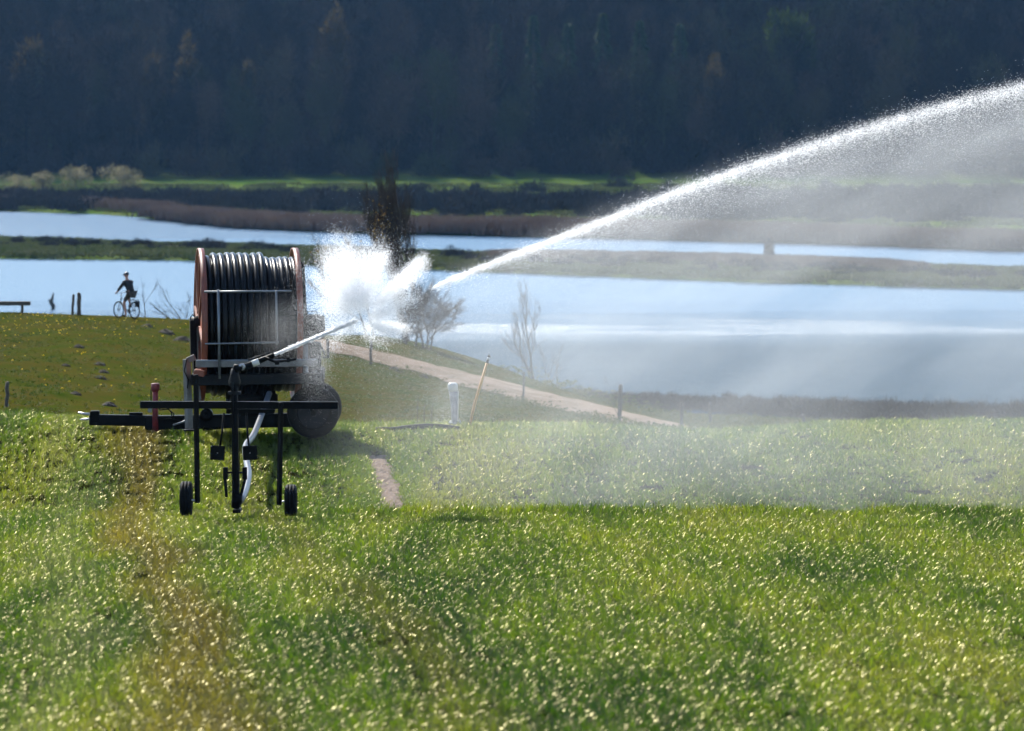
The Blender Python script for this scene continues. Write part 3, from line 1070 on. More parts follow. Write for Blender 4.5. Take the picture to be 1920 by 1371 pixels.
def bare_tree(name, px, d, stems, label, cat, seed, mats=('bark', 'twig_dark'), bias=(0, 0, .5), spread=.5, leaves=None, kids=(2, 3), twf=1.2, twl=1.0, tww=1.0):
    x = (px - 960) * d / F
    z = Hs(x, d) - 0.05
    t = thing(name, (x, d, z), label, cat)
    g = random.Random(seed)
    mb, tw = MB(), MB()
    for (ox, oy, dx, dz, L, r, dep) in stems:
        grow(mb, tw, Vector((ox, oy, -0.1)), Vector((dx, g.uniform(-.12, .12), dz)).normalized(), L, r, dep, g, Vector(bias), spread, .72, kids)
    mb.build("trunk", mats[0], t)
    gg = np.random.default_rng(seed + 5)
    tvv = np.array([tuple(v) for v in tw.v])
    nt2 = min(15000, int(len(tvv) * twf))
    pk = tvv[gg.choice(len(tvv), nt2)]
    cen = np.array([tvv[:, 0].mean(), tvv[:, 1].mean(), tvv[:, 2].mean() * .55])
    o_ = (pk - cen); o_ /= np.linalg.norm(o_, axis=1)[:, None] + 1e-6
    o_ = o_ * .7 + np.array(bias) * .8 + gg.normal(0, .42, (nt2, 3)); o_ /= np.linalg.norm(o_, axis=1)[:, None]
    sd_ = np.cross(o_, gg.normal(0, 1, (nt2, 3))); sd_ /= np.linalg.norm(sd_, axis=1)[:, None]
    ln = gg.uniform(.12, .5, nt2)[:, None] * twl
    w2 = sd_ * gg.uniform(.008, .016, nt2)[:, None] * tww
    vv = np.stack([pk - w2 / 2, pk + w2 / 2, pk + o_ * ln], 1).reshape(-1, 3)
    tw.add([tuple(q) for q in vv], [(3 * i, 3 * i + 1, 3 * i + 2) for i in range(nt2)])
    cr = tw.build("crown", mats[1], t)
    if leaves:
        (lx, lz, sx, sz, n_, mat) = leaves
        gg = np.random.default_rng(seed)
        pts_ = np.array([tuple(v) for v in tw.v])
        w_ = np.exp(-((pts_[:, 0] - lx) / sx) ** 2 - ((pts_[:, 2] - lz) / sz) ** 2)
        ch = gg.choice(len(pts_), n_, p=w_ / w_.sum())
        p = pts_[ch] + gg.normal(0, .04, (n_, 3))
        a = gg.normal(0, 1, (n_, 3)); a /= np.linalg.norm(a, axis=1)[:, None]
        b_ = np.cross(a, gg.normal(0, 1, (n_, 3))); b_ /= np.linalg.norm(b_, axis=1)[:, None]
        s = gg.uniform(.035, .07, n_)[:, None]
        v = np.stack([p - a * s, p + b_ * s * .6, p + a * s, p - b_ * s * .6], 1).reshape(-1, 3)
        obj("leaves", np_mesh("leaves", v, np.arange(4 * n_).reshape(-1, 4), 4), mat, t)
    return t


M['old_leaf'] = leafy("old_leaf", [(0.3, (0.24, 0.15, 0.03)), (0.7, (0.33, 0.2, 0.035))], 3, .35, .6, .2)
bare_tree("leaning_tree", 764, 243, [(0, 0, -.12, 1, 3.1, .16, 5), (-.03, .06, -.16, 1, 2.35, .10, 5)],
          "tall dark wind-swept tree with old orange leaves behind the spray", "tree", 27, ('bark', 'twig_dark'), (-.20, 0, 1.3), .21, (-1.2, 5.2, .5, .8, 900, 'old_leaf'), (2, 3), 1.1, 1.3, 1.0)
bare_tree("bare_sapling", 690, 240, [(0, 0, -.25, 1, 1.9, .05, 4), (.3, .1, -.1, 1, 1.7, .05, 4)],
          "thin sapling with yellow leaves left of the dark leaning tree", "tree", 14, ('bark', 'twig_dark'), (-.3, 0, .9), .35, (-1.2, 4.5, 1.0, 1.2, 420, 'old_leaf'), (2, 2))
bare_tree("bare_shrub", 795, 238, [(0, 0, -.1, 1, 1.25, .06, 4), (-.35, .1, -.1, 1, 1.1, .06, 4), (.1, .2, .35, 1, 1.15, .05, 4), (.25, -.1, .5, .9, 1.0, .045, 4), (-.75, 0, -.15, 1, .8, .07, 3)],
          "bushy bare tree beside the white spray burst", "tree", 21, ('bark', 'twig_dark'), (0.05, 0, .3), .6, None, (2, 2), 1.2, 1.0, .65)
bare_tree("bare_tree", 1003, 246, [(0, 0, -.12, 1, 1.75, .07, 4), (-.1, 0, -.34, 1, 1.5, .045, 3)],
          "slender bare tree leaning left in front of the lake", "tree", 33, ('bark_grey', 'twig_grey'), (-.2, 0, .9), .40, None, (1, 2), 1.0, .9, .55)
bare_tree("bare_thicket", 1022, 247, [(0, 0, .10, 1, .9, .022, 2), (.3, .1, .16, 1, .8, .02, 2), (.55, 0, .2, 1, .7, .018, 2), (.15, .2, -.05, 1, 1.0, .022, 2)],
          "low twiggy thicket at the foot of the slender bare tree", "bush", 35, ('bark_grey', 'twig_grey'), (0, 0, .8), .35, None, (1, 2), .9, .9, .55)
bare_tree("bare_sapling", 271, 215.5, [(0, 0, .05, 1, .75, .022, 3), (-.05, 0, -.5, .7, .35, .014, 2)],
          "upright bare sapling just right of the cyclist", "bush", 37, ('bark', 'twig_dark'), (0, 0, .5), .45, None, (1, 2), .35, .6, .7)
bare_tree("bare_sapling", 345, 215.5, [(0, 0, -.55, .9, .75, .02, 3), (-.35, 0, -.8, .8, .55, .018, 3), (0.05, .1, .35, 1, .5, .015, 3)],
          "sprawling bare sapling left of the hose reel", "bush", 39, ('bark', 'twig_dark'), (-.2, 0, .45), .4, None, (1, 2), .35, .6, .7)

# dead snag standing in the lake
t = thing("dead_snag", W(98, 579, 489), "crooked dead branch standing in the water behind the bench", "branch")
mb = MB()
mb.tube([(0.05, 0, -.4), (0.1, 0, .25), (-.12, 0, .6), (.02, 0, 1.0), (.1, 0, 1.5)], [.1, .22, .2, .12, .04], 7)
mb.build("stem", 'wood', t)
MB().tube([(-.05, 0, .55), (-.3, .05, .75), (-.28, .05, .95)], [.1, .07, .03], 6).build("stub", 'wood', t)


# ------------------------------------------------------------------ posts, stakes, bench
def post(px, py_top, py_bot, d, r, label, seed, cat="post", name="fence_post", group="fence posts by the path"):
    base = W(px, py_bot, d)
    z = Hs(base.x, d)
    h = (W(px, py_top, d).z) - z
    g = random.Random(seed)
    mb = MB()
    n = 6
    pts, rad = [], []
    for i in range(n + 1):
        pts.append((g.uniform(-.018, .018), g.uniform(-.018, .018), -0.25 + (h + .25) * i / n))
        rad.append(r * g.uniform(.88, 1.1))
    pts.append((0, 0, h + .015)); rad.append(r * .6)
    mb.tube(pts, rad, 7)
    o = mb.build(name, 'wood')
    o.location = (base.x, d, z)
    o.rotation_euler = (g.uniform(-.03, .03), g.uniform(-.04, .04), 0)
    tag(o, label, cat, group)
    return o


post(136, 553, 597, 214, .055, "left and thinner of two stakes on the ridge near cyclist", 1, "stake", "wooden_stake", "stakes on the ridge")
post(148, 550, 597, 214, .085, "right and thicker of two stakes on the ridge near cyclist", 2, "stake", "wooden_stake", "stakes on the ridge")
post(13, 717, 782, 118, .042, "thin dark fence post at the far left edge of the crop", 3)
post(695, 640, 668, 217, .06, "wooden fence post by the path, half lost in spray", 4)
post(981, 698, 752, 214, .045, "thin fence post by the path in front of slender tree", 5)
post(1161, 722, 797, 208, .08, "fence post entwined with a sapling below the path", 6)
post(1277, 754, 812, 210, .075, "stout fence post standing at the edge of the path", 7)
post(1332, 755, 797, 262, .085, "fence post on the green bank, right of the stout one", 8)
post(1507, 777, 803, 285, .09, "short distant fence post on the green bank at right", 9)
bare_tree("bare_sapling", 1163, 208.3, [(0, 0, .02, 1, .95, .016, 3)], "thin sapling growing up beside a fence post", "bush", 51, ('bark', 'twig_dark'), (0, 0, .6), .3, None, (1, 1), .3, .5, .7)

bx = W(0, 587, 214)
zb = Hs(-20.2, 214.0)
t = thing("log_bench", (-20.6, 214.0, zb), "low dark plank bench on the ridge at left edge", "bench")
mb = MB()
mb.box((0.0, 0, 0.38), (2.55, .36, .16))
mb.build("seat", 'wood', t)
MB().box((.95, 0, .15), (.09, .26, .40)).build("leg", 'wood', t)
MB().box((-.95, 0, .15), (.09, .26, .40)).build("leg", 'wood', t)

# molehills
for (px, py, s, lab) in [
    (186, 685, .17, "upper of three molehills in a row below the cyclist"),
    (194, 699, .15, "middle of three molehills in a row below the cyclist"),
    (187, 711, .18, "lower of three molehills in a row below the cyclist"),
    (122, 687, .13, "small dark molehill left of the row of three"),
    (205, 762, .2, "molehill above the drawbar of the hose reel"),
    (141, 740, .15, "molehill between the left fence post and the drawbar"),
    (310, 626, .23, "upper of two molehills just left of the hose reel"),
    (342, 641, .27, "lower and larger of two molehills left of the hose reel"),
    (147, 652, .16, "molehill beneath the two stakes on the slope"),
    (276, 614, .16, "low molehill close under the ridge right of cyclist"),
    (740, 696, .22, "dark molehill below the path right of the spray"),
    (792, 704, .15, "small molehill below the path near the pipe"),
]:
    # intersect the view ray with the terrain
    dd = np.arange(112, 218, .25)
    xx = (px - 960) * dd / F
    rowy = HOR + F * (ZC - H(xx, dd)) / dd
    i = int(np.argmin(np.abs(rowy - py)))
    x, d = float(xx[i]), float(dd[i])
    g = random.Random(int(px * 3 + py))
    s *= d / 150
    mb = MB()
    vs, fs = [(0, 0, s * .62)], []
    for ring in range(1, 5):
        for k in range(12):
            a = k * math.pi / 6 + .2 * ring
            rr = s * ring / 4 * g.uniform(.88, 1.15)
            vs.append((rr * math.cos(a) * 1.25, rr * math.sin(a), s * .62 * (1 - (ring / 4) ** 1.6) * g.uniform(.8, 1.15) - (.04 if ring == 4 else 0)))
    for k in range(12):
        fs.append((0, 1 + k, 1 + (k + 1) % 12))
    for ring in range(3):
        for k in range(12):
            a = 1 + ring * 12
            fs.append((a + k, a + 12 + k, a + 12 + (k + 1) % 12, a + (k + 1) % 12))
    mb.add(vs, fs)
    o = mb.build("molehill", 'mole_earth')
    o.location = (x, d, Hs(x, d))
    tag(o, lab, "molehill", "molehills in the meadow")

# ------------------------------------------------------------------ hose reel machine
RZ0 = ZC - 6.65
reel = thing("hose_reel", (-5.0, 100.0, RZ0), "large irrigation hose reel with orange drum on a towed chassis", "hose reel")


def mp(px, py, y=0.0):
    return Vector(((px - 460) / 100.0, y, (815 - py) / 100.0))


TH = R(6.5)
DX = Matrix.Translation((0.045, 0, 2.07)) @ Matrix.Rotation(TH, 4, 'Z')
for s in (-1, 1):
    mb = MB(DX)
    x0 = s * 0.885
    prof = [(x0 - .055, 1.43), (x0 + .055, 1.43), (x0 + .055, 1.40), (x0 + .016, 1.38), (x0 + .016, .12), (x0 - .016, .12), (x0 - .016, 1.38), (x0 - .055, 1.40)]
    mb.lathe(prof, (0, 0, 0), 'x', 72)
    fl = mb.build("drum_flange", 'orange_paint', reel)
    for k in range(8):                      # pressed ribs on the outer face
        a = k * math.pi / 4 + .2
        q = MB(DX)
        q.bar((x0 + s * .03, .25 * math.cos(a), .25 * math.sin(a)), (x0 + s * .03, 1.33 * math.cos(a), 1.33 * math.sin(a)), .05, .07)
        q.build("rib", 'orange_paint', fl)
    MB(DX).lathe([(x0 + s * .01, .02), (x0 + s * .2, .02), (x0 + s * .2, .13), (x0 + s * .01, .17)], (0, 0, 0), 'x', 20).build("hub", 'dark_metal', fl)
MB(DX).lathe([(-.86, .3), (.86, .3), (.86, 1.175), (-.86, 1.175)], (0, 0, 0), 'x', 48).build("drum_core", 'rubber', reel)
g = random.Random(4)
for i in range(14):
    up = i < 9
    rr = (1.29 if up else 1.205) + g.uniform(-.008, .008) - (.05 if i == 0 else 0)
    x = -.765 + .1215 * i + (.012 if not up else 0)
    mb = MB()
    m0 = DX @ Matrix.Translation((x, 0, 0)) @ Matrix.Rotation(R(g.uniform(-.6, .6)), 4, 'Y') @ Matrix.Rotation(R(.9), 4, 'Z')
    mb.xf = m0
    mb.torus((0, 0, 0), rr, .0605, 'x', 72, 12)
    mb.build("hose_winding", 'hose', reel)
# lower layer of hose, seen between the outer turns
for i in range(14):
    mb = MB(DX)
    mb.torus((-.80 + .1215 * i, 0, 0), 1.19, .058, 'x', 56, 8)
    mb.build("inner_winding", 'hose', reel)
# front guide frame
YF = -1.62
for a, b_, r in [((392, 541), (553, 540), .02), ((394, 637), (530, 635), .017), ((418, 537), (420, 702), .024), ((525, 538), (526, 640), .02)]:
    MB().tube([mp(*a, YF), mp(*b_, YF + .12)], r, 8).build("guide_rod", 'galv', reel)
MB().bar(mp(376, 675, -1.5), mp(600, 674, -1.3), .11, .12).build("front_beam", 'grey_metal', reel)
MB().tube([mp(376, 668.5, -1.52), mp(600, 667.5, -1.32)], .018, 6).build("edge_rod", 'galv', reel)
MB().box(mp(383, 691, -1.45), (.2, .5, .10), Matrix.Rotation(R(12), 3, 'Y')).build("bracket_plate", 'orange_paint', reel)
MB().bar(mp(372, 706, -1.2), mp(604, 704, -1.0), .26, .2).build("chassis_beam", 'dark_metal', reel)
MB().bar(mp(372, 706, 1.1), mp(604, 704, 1.3), .22, .18).build("chassis_beam", 'dark_metal', reel)
for xx in (372, 598):
    MB().bar(mp(xx, 706, -1.2), mp(xx, 706, 1.3), .14, .2).build("side_beam", 'dark_metal', reel)
# bearing arms left and right
MB().bar(mp(369, 700, -.25), mp(363, 600, -.06), .10, .14).build("bearing_arm", 'black_metal', reel)
MB().bar(mp(369, 700, .65), mp(363, 600, .05), .08, .10).build("bearing_arm", 'black_metal', reel)
MB().bar(mp(566, 700, -.2), mp(568, 560, .1), .10, .14).build("bearing_arm", 'black_metal', reel)
MB().bar(mp(564, 492, .1), mp(570, 610, .12), .05, .12).build("chain_guard", 'dark_metal', reel)
MB().tube([mp(359, 610, -.3), mp(359.5, 593, -.3), mp(363, 588.5, -.3), mp(367, 593, -.3), mp(367, 600, -.3)], .011, 6).build("lifting_eye", 'black_metal', reel)
MB().bar(mp(363, 600, -.35), mp(365, 672, -.5), .10, .12).build("latch_post", 'black_metal', reel)
MB().bar(mp(373, 612, -.28), mp(375, 690, -.4), .045, .05).build("latch_bar", 'grey_metal', reel)
MB().box(mp(364, 668, -.95), (.16, .18, .11), Matrix.Rotation(R(-25), 3, 'Y')).build("knee_joint", 'grey_metal', reel)
leg = MB().bar(mp(356, 668, -1.0), mp(361, 797, -1.05), .125, .10).build("support_leg", 'grey_metal', reel)
MB().box(mp(361, 800, -1.05), (.2, .22, .03)).build("foot_plate", 'dark_metal', leg)
MB().bar(mp(374, 700, -.9), mp(379, 745, -.9), .08, .08).build("lower_strut", 'grey_metal', reel)
MB().tube([mp(357, 668, -1.08), mp(352, 690, -1.1), mp(360, 706, -1.1), mp(358, 722, -1.1)], .012, 6).build("hydraulic_hose", 'rubber', reel)
# turntable
MB().lathe([(.38, .02), (.85, .02), (.85, .36), (.74, .46), (.60, .46), (.55, .38), (.38, .38)], (0.15, 0, 0), 'z', 32).build("turntable", 'dark_metal', reel)
for xx, yy in ((430, -.6), (500, -.6), (512, .3), (566, -.5)):
    MB().bar(mp(xx, 700, yy), mp(xx, 772, yy * .7), .07, .09).build("turntable_strut", 'black_metal', reel)
# drawbar and hitch
db = MB()
db.bar(mp(168, 787, 0), mp(300, 789, 0), .21, .2)
db.build("drawbar", 'black_metal', reel)
MB().bar(mp(272, 793, 0), mp(560, 787, 0), .26, .26).build("main_beam", 'black_metal', reel)
MB().bar(mp(380, 798, 0), mp(455, 790, 0), .14, .2).build("beam_gusset", 'black_metal', reel)
MB().box(mp(178, 780, 0), (.17, .24, .2)).build("hitch_block", 'black_metal', reel)
MB().tube([mp(186, 777, -.06), mp(160, 776, -.07), mp(147, 773.5, -.07)], [.03, .028, .016], 7).build("hitch_prong", 'steel', reel)
MB().tube([mp(186, 787, .06), mp(165, 786.5, .07), mp(149, 787.5, .07)], [.028, .024, .014], 7).build("hitch_prong", 'steel', reel)
MB().box(mp(255, 776, 0), (.25, .1, .05)).build("tool_clip", 'black_metal', reel)
jk = MB().tube([mp(292, 808, -.12), mp(292, 760, -.12), mp(292, 733, -.12)], [.06, .055, .055], 10).build("parking_jack", 'red_paint', reel)
MB().tube([mp(292, 735, -.12), mp(292, 729, -.12), mp(292, 720, -.12), mp(292, 718, -.12)], [.05, .085, .085, .07], 10).build("jack_cap", 'red_paint', jk)
MB().tube([mp(284, 770, -.13), mp(284, 731, -.13), mp(286, 728, -.13), mp(290, 727, -.13)], .011, 6).build("jack_rod", 'black_metal', jk)
MB().box(mp(282, 768, -.15), (.07, .05, .09)).build("jack_clamp", 'galv', jk)
for a in ([(299, 766), (312, 761), (322, 772), (324, 783)], [(300, 768), (316, 766), (327, 775), (326, 786)], [(296, 782), (304, 787), (318, 784), (345, 790)]):
    MB().tube([mp(*q, -.16) for q in a], .012, 6).build("hydraulic_hose", 'rubber', reel)
MB().tube([mp(327, 795, -.35), mp(345, 789, -.4), mp(357, 783, -.45)], .02, 6).build("lever", 'galv', reel)
MB().lathe([(-.25, .01), (.05, .01), (.05, .12), (-.25, .12)], mp(388, 777, 0), 'y', 14).build("roller", 'black_metal', reel)
# wheels on an axle that runs away from the camera
MB().tube([mp(590, 770, -.85), mp(590, 770, .9)], .05, 8).build("axle", 'black_metal', reel)
MB().bar(mp(540, 790, 0), mp(592, 770, 0), .12, .2).build("axle_arm", 'black_metal', reel)
for yy in (-.75, .75):
    c = mp(590, 768, yy)
    prof = [(-.13, .30), (-.15, .36), (-.14, .44), (-.10, .475), (-.04, .485), (.04, .485), (.10, .475), (.14, .44), (.15, .36), (.13, .30)]
    wh = MB().lathe(prof, c, 'y', 40).build("wheel", 'rubber', reel)
    MB().lathe([(-.10, .05), (-.06, .2), (-.11, .27), (-.12, .302), (.12, .302), (.1, .27), (.06, .2), (.1, .05)], c, 'y', 28).build("rim", 'dark_metal', wh)
# drive unit on the right
gb = MB()
gb.lathe([(-.18, .02), (.18, .02), (.2, .1), (.2, .2), (.12, .24), (-.12, .24), (-.2, .18), (-.2, .08)], mp(590, 612, -.3), 'x', 20)
gb.build("turbine_housing", 'dark_metal', reel)
MB().box(mp(588, 665, -.3), (.3, .4, .5)).build("gearbox", 'black_metal', reel)
MB().tube([mp(575, 640, -.5), mp(576, 720, -.55), mp(580, 760, -.5)], .045, 8).build("supply_riser", 'galv', reel)
MB().bar(mp(602, 690, -.5), mp(606, 760, -.45), .10, .10).build("rear_post", 'dark_metal', reel)
MB().tube([mp(600, 640, -.5), mp(608, 655, -.5), mp(611, 664, -.5)], .018, 6).build("brace", 'dark_metal', reel)
MB().bar(mp(616, 633, -.5), mp(617, 667, -.5), .05, .05).build("valve_post", 'dark_metal', reel)
MB().box(mp(613, 667.5, -.5), (.13, .08, .03)).build("valve_shelf", 'dark_metal', reel)
MB().tube([mp(575, 602, -.3), mp(578, 583, -.3), mp(594, 583, -.3), mp(594, 600, -.3)], .011, 6).build("guard_hoop", 'dark_metal', reel)

# ------------------------------------------------------------------ gun cart
CK = 120.48
CXW = (445 - 960) * 83.0 / F
cart = thing("sprinkler_cart", (CXW, 83.0, ZC - (970 - HOR) * 83 / F), "black wheeled sprinkler cart with rain gun in front of reel", "sprinkler cart")


def cp(px, py, y=0.0):
    return Vector(((px - 445) / CK, y, (968 - py) / CK))


MB().bar(cp(263, 757, 0), cp(634, 758, 0), .13, .11).build("cross_beam", 'black_metal', cart)
MB().bar(cp(425, 769, .03), cp(515, 769, .03), .05, .06).build("lower_rail", 'black_metal', cart)
for (a, b_) in (((368, 700), (371, 940)), ((527, 752), (524, 944))):
    MB().bar(cp(*a, -.10), cp(*b_, -.12), .068, .06).build("leg", 'black_metal', cart)
for (px, py, ax) in ((350, 932, 371), (546, 938, 525)):
    c = cp(px, py, -.12)
    prof = [(-.075, .15), (-.095, .19), (-.09, .24), (-.06, .268), (-.034, .272), (-.03, .260), (-.024, .260), (-.02, .274), (.02, .274), (.024, .260), (.03, .260), (.034, .272), (.06, .268), (.09, .24), (.095, .19), (.075, .15)]
    wh = MB().lathe(prof, c, 'x', 36).build("wheel", 'rubber', cart)
    MB().lathe([(-.06, .03), (-.03, .1), (-.07, .152), (.07, .152), (.03, .1), (.06, .03)], c, 'x', 24).build("rim", 'dark_metal', wh)
    MB().tube([cp(ax, 937, -.12), c], .016, 7).build("axle", 'steel', cart)
mast = MB().tube([cp(444, 950, 0), cp(443, 930, 0), cp(441, 800, 0), cp(440, 700, 0)], [.062, .056, .05, .045], 12).build("mast", 'black_metal', cart)
MB().bar(cp(436, 700, -.06), cp(438, 935, -.07), .035, .03).build("mast_rail", 'black_metal', mast)
for (x0, s) in ((423, -1), (459, 1)):
    MB().bar(cp(x0, 874, -.02), cp(x0, 897, -.02), .075, .07).build("side_clamp", 'black_metal', cart)
    MB().bar(cp(x0, 884, -.02), cp(442, 884, -.02), .03, .03).build("clamp_bar", 'black_metal', cart)
    MB().bar(cp(x0 + s, 895, -.02), cp(x0 + (2 if s < 0 else -8), 930, -.02), .05, .045).build("side_strut", 'black_metal', cart)
for x0 in (432, 450):
    MB().tube([cp(x0, 770, -.03), cp(x0 - .5, 880, -.04)], .006, 5).build("tension_wire", 'black_metal', cart)
MB().tube([cp(462, 772, .0), cp(464, 812, .0), cp(467, 838, .0)], .017, 7).build("paddle_arm", 'black_metal', cart)
MB().tube([cp(420, 772, .0), cp(416, 812, .0), cp(412, 836, .0)], .017, 7).build("paddle_arm", 'black_metal', cart)
for (px, py, r_) in ((408, 847, 3), (469, 847, -3)):
    pd = MB().box(cp(px, py, -.03), (.225, .03, .225), Matrix.Rotation(R(r_), 3, 'Y'), .012).build("paddle", 'black_metal', cart)
    MB().lathe([(-.02, .002), (.0, .002), (.0, .008), (-.02, .008)], cp(px, py, -.045), 'y', 8).build("bolt", 'steel', pd)
MB().tube([cp(446, 926, 0), cp(444, 938, -.02), cp(441, 951, -.02)], [.075, .085, .06], 12).build("base_elbow", 'black_metal', cart)
MB().box(cp(445, 955, .0), (.12, .5, .05)).build("skid_foot", 'black_metal', cart)
for yy in (-.05, .07):
    MB().bar(cp(428, 735, yy), cp(452, 735, yy), .05, .05).build("beam_clamp", 'dark_metal', cart)
# rain gun
gd = Vector((.905, .10, .375)).normalized()
pv = cp(441, 694, -.02)
MB().tube([cp(440, 722, -.02), cp(440, 712, -.02), cp(440, 700, -.02), cp(441, 690, -.02)], [.085, .095, .065, .06], 12).build("gun_bearing", 'dark_metal', cart)
MB().tube([cp(441, 696, -.02), cp(443, 688, -.02), pv + gd * .12], [.06, .07, .055], 12).build("gun_elbow", 'black_metal', cart)
brl = MB().tube([pv + gd * .08, pv + gd * .38, pv + gd * .62, pv + gd * .66], [.055, .046, .036, .04], 12).build("gun_barrel", 'black_metal', cart)
MB().tube([pv + gd * .29 + Vector((0, -.012, 0)), pv + gd * .40 + Vector((0, -.012, 0))], .05, 12).build("barrel_sleeve", 'white_paint', brl)
MB().tube([pv + gd * .22 + Vector((0, -.03, .09)), pv + gd * .60 + Vector((0, -.03, .06))], .014, 7).build("arm_spring", 'dark_metal', cart)
e0 = cp(497, 668, -.06)
MB().tube([e0, cp(515, 676, -.07), cp(538, 674, -.07), cp(556, 671, -.07)], [.025, .022, .02, .018], 8).build("drive_arm", 'black_metal', cart)
MB().box(cp(541, 672, -.07), (.05, .06, .08)).build("arm_vane", 'black_metal', cart)
MB().box(cp(520, 678, -.07), (.07, .06, .06)).build("arm_weight", 'black_metal', cart)
MB().lathe([(-.03, .01), (.03, .01), (.03, .055), (-.03, .055)], cp(454, 686, -.03), 'y', 12).build("pivot_knob", 'steel', cart)
MB().box(cp(436, 720, -.1), (.05, .05, .1)).build("trip_lever", 'dark_metal', cart)
NOZ = Vector((CXW, 83.0, ZC - (970 - HOR) * 83 / F)) + pv + gd * .66


# supply pipe from the drum down to the cart
def catmull(P, n=10):
    P = [Vector(p) for p in P]
    Q = [P[0] * 2 - P[1]] + P + [P[-1] * 2 - P[-2]]
    out = []
    for i in range(1, len(Q) - 2):
        for k in range(n):
            t = k / n
            a, b_, c, d = Q[i - 1], Q[i], Q[i + 1], Q[i + 2]
            out.append(0.5 * ((2 * b_) + (c - a) * t + (2 * a - 5 * b_ + 4 * c - d) * t * t + (3 * b_ - a - 3 * c + d) * t ** 3))
    out.append(P[-1])
    return out


hp = catmull([W(505, 738, 98.6), W(496, 762, 97.6), W(486, 790, 96), W(474, 818, 93.5), W(461, 836, 91), W(462, 862, 88.5), W(466, 888, 86), W(462, 915, 84.3), W(455, 932, 83.3), W(448, 941, 83.0)], 8)
ph = MB().tube(hp, .055, 10).build("supply_pipe", 'grey_hose')
tag(ph, "grey water pipe curving from the reel down to the sprinkler cart", "pipe")

# ------------------------------------------------------------------ hydrant, marker stick, hose and stems at the field edge
b0 = W(853, 801, 103.0)
hyd = thing("hydrant_pipe", (b0.x, 103.0, Hs(b0.x, 103.0)), "pale upright hydrant pipe beside the orange marker stick", "hydrant")
k = 103.0 / F


def hpnt(px, py, y=0.0):
    return Vector(((px - 853) * k, y, (801 - py) * k))


MB().tube([hpnt(854, 808), hpnt(853, 780), hpnt(851, 750), hpnt(849, 730)], [.075, .075, .078, .08], 14).build("riser", 'pipe_white', hyd)
cap_ = MB().tube([hpnt(849, 735), hpnt(849, 731), hpnt(849, 724), hpnt(850, 720.5), hpnt(850, 719)], [.085, .1, .1, .085, .05], 14).build("cap", 'white_paint', hyd)
MB().tube([hpnt(854, 727, -.05), hpnt(859, 735, -.06), hpnt(859, 760, -.06), hpnt(858, 790, -.06)], .012, 6).build("cord", 'white_paint', hyd)
MB().tube([hpnt(844, 793), hpnt(864, 793)], .035, 8).build("side_outlet", 'galv', hyd)
MB().lathe([(.03, .05), (.09, .05), (.09, .12), (.03, .12)], (0, 0, 0), 'z', 16).build("collar", 'galv', hyd)

s0 = W(877, 803, 102.6)
st = thing("marker_stick", (s0.x, 102.6, Hs(s0.x, 102.6)), "leaning orange marker stick with dark tip at the crop edge", "stick")
k2 = 102.6 / F
tip = Vector(((918 - 877) * k2, .05, (803 - 667) * k2))
MB().tube([Vector((0, 0, -.15)), tip * .3, tip * .885], [.024, .027, .026], 8).build("shaft", 'stick_orange', st)
MB().tube([tip * .885, tip * .93], .027, 8).build("band", 'dark_metal', st)
MB().tube([tip * .93, tip * .965], .026, 8).build("white_band", 'white_paint', st)
MB().tube([tip * .965, tip], [.029, .022], 8).build("tip", 'dark_metal', st)

P = [W(px, py, 101.5) for px, py in ((705, 810), (735, 806), (765, 802), (800, 799), (835, 801), (862, 806))]
P = [Vector((p.x, p.y, max(p.z, Hs(p.x, p.y) + .03))) for p in P]
lh = MB().tube(catmull(P, 6), .05, 8).build("black_hose", 'rubber')
tag(lh, "black hose lying in the crop at the foot of the hydrant", "hose")
for (px, top, lean, lab) in ((783, 742, 0, "leftmost of three bare weed stems behind the black hose"), (795, 752, 1, "middle of three bare weed stems behind the black hose"), (808, 750, 4, "rightmost of three bare weed stems behind the black hose")):
    q = W(px, 803, 103.2)
    zz0 = Hs(q.x, 103.2)
    ht = W(px, top, 103.2).z - zz0
    o = MB().tube([(0, 0, -.05), (lean * .004, 0, ht * .5), (lean * .01 + .01, 0, ht)], [.008, .007, .003], 5)
    for a in (.55, .75):
        o.tube([(lean * .004, 0, ht * a), (lean * .004 + .04 * (1 if a > .6 else -1), .01, ht * a + .07)], [.004, .002], 4)
    o = o.build("weed_stem", 'twig_dark')
    o.location = (q.x, 103.2, zz0)
    tag(o, lab, "stem", "weed stems by the hydrant")

# ------------------------------------------------------------------ cyclist
bd = 212.6
bxw = (238 - 960) * bd / F
bz = Hs(bxw, bd)
HEAD = R(131)
cdir = Vector((math.cos(HEAD), math.sin(HEAD), 0))
borg = Vector((bxw, bd, bz)) - cdir * 0.5
bike = thing("bicycle", borg, "dark bicycle ridden along the ridge above the meadow", "bicycle", None, HEAD)
for cx_ in (0.0, 1.05):
    wv_ = MB().torus((cx_, 0, .34), .325, .02, 'y', 32, 7).build("wheel", 'rubber', bike)
    MB().torus((cx_, 0, .34), .298, .010, 'y', 28, 5).build("rim", 'dark_metal', wv_)
    sp = MB()
    for k_ in range(14):
        a = k_ * 2 * math.pi / 14
        sp.tube([(cx_, .02 * (-1) ** k_, .34), (cx_ + .295 * math.cos(a), 0, .34 + .295 * math.sin(a))], .0025, 3, caps=False)
    sp.build("spokes", 'steel', wv_)
    MB().tube([(cx_, -.05, .34), (cx_, .05, .34)], .025, 8).build("hub", 'dark_metal', wv_)
fr = MB()
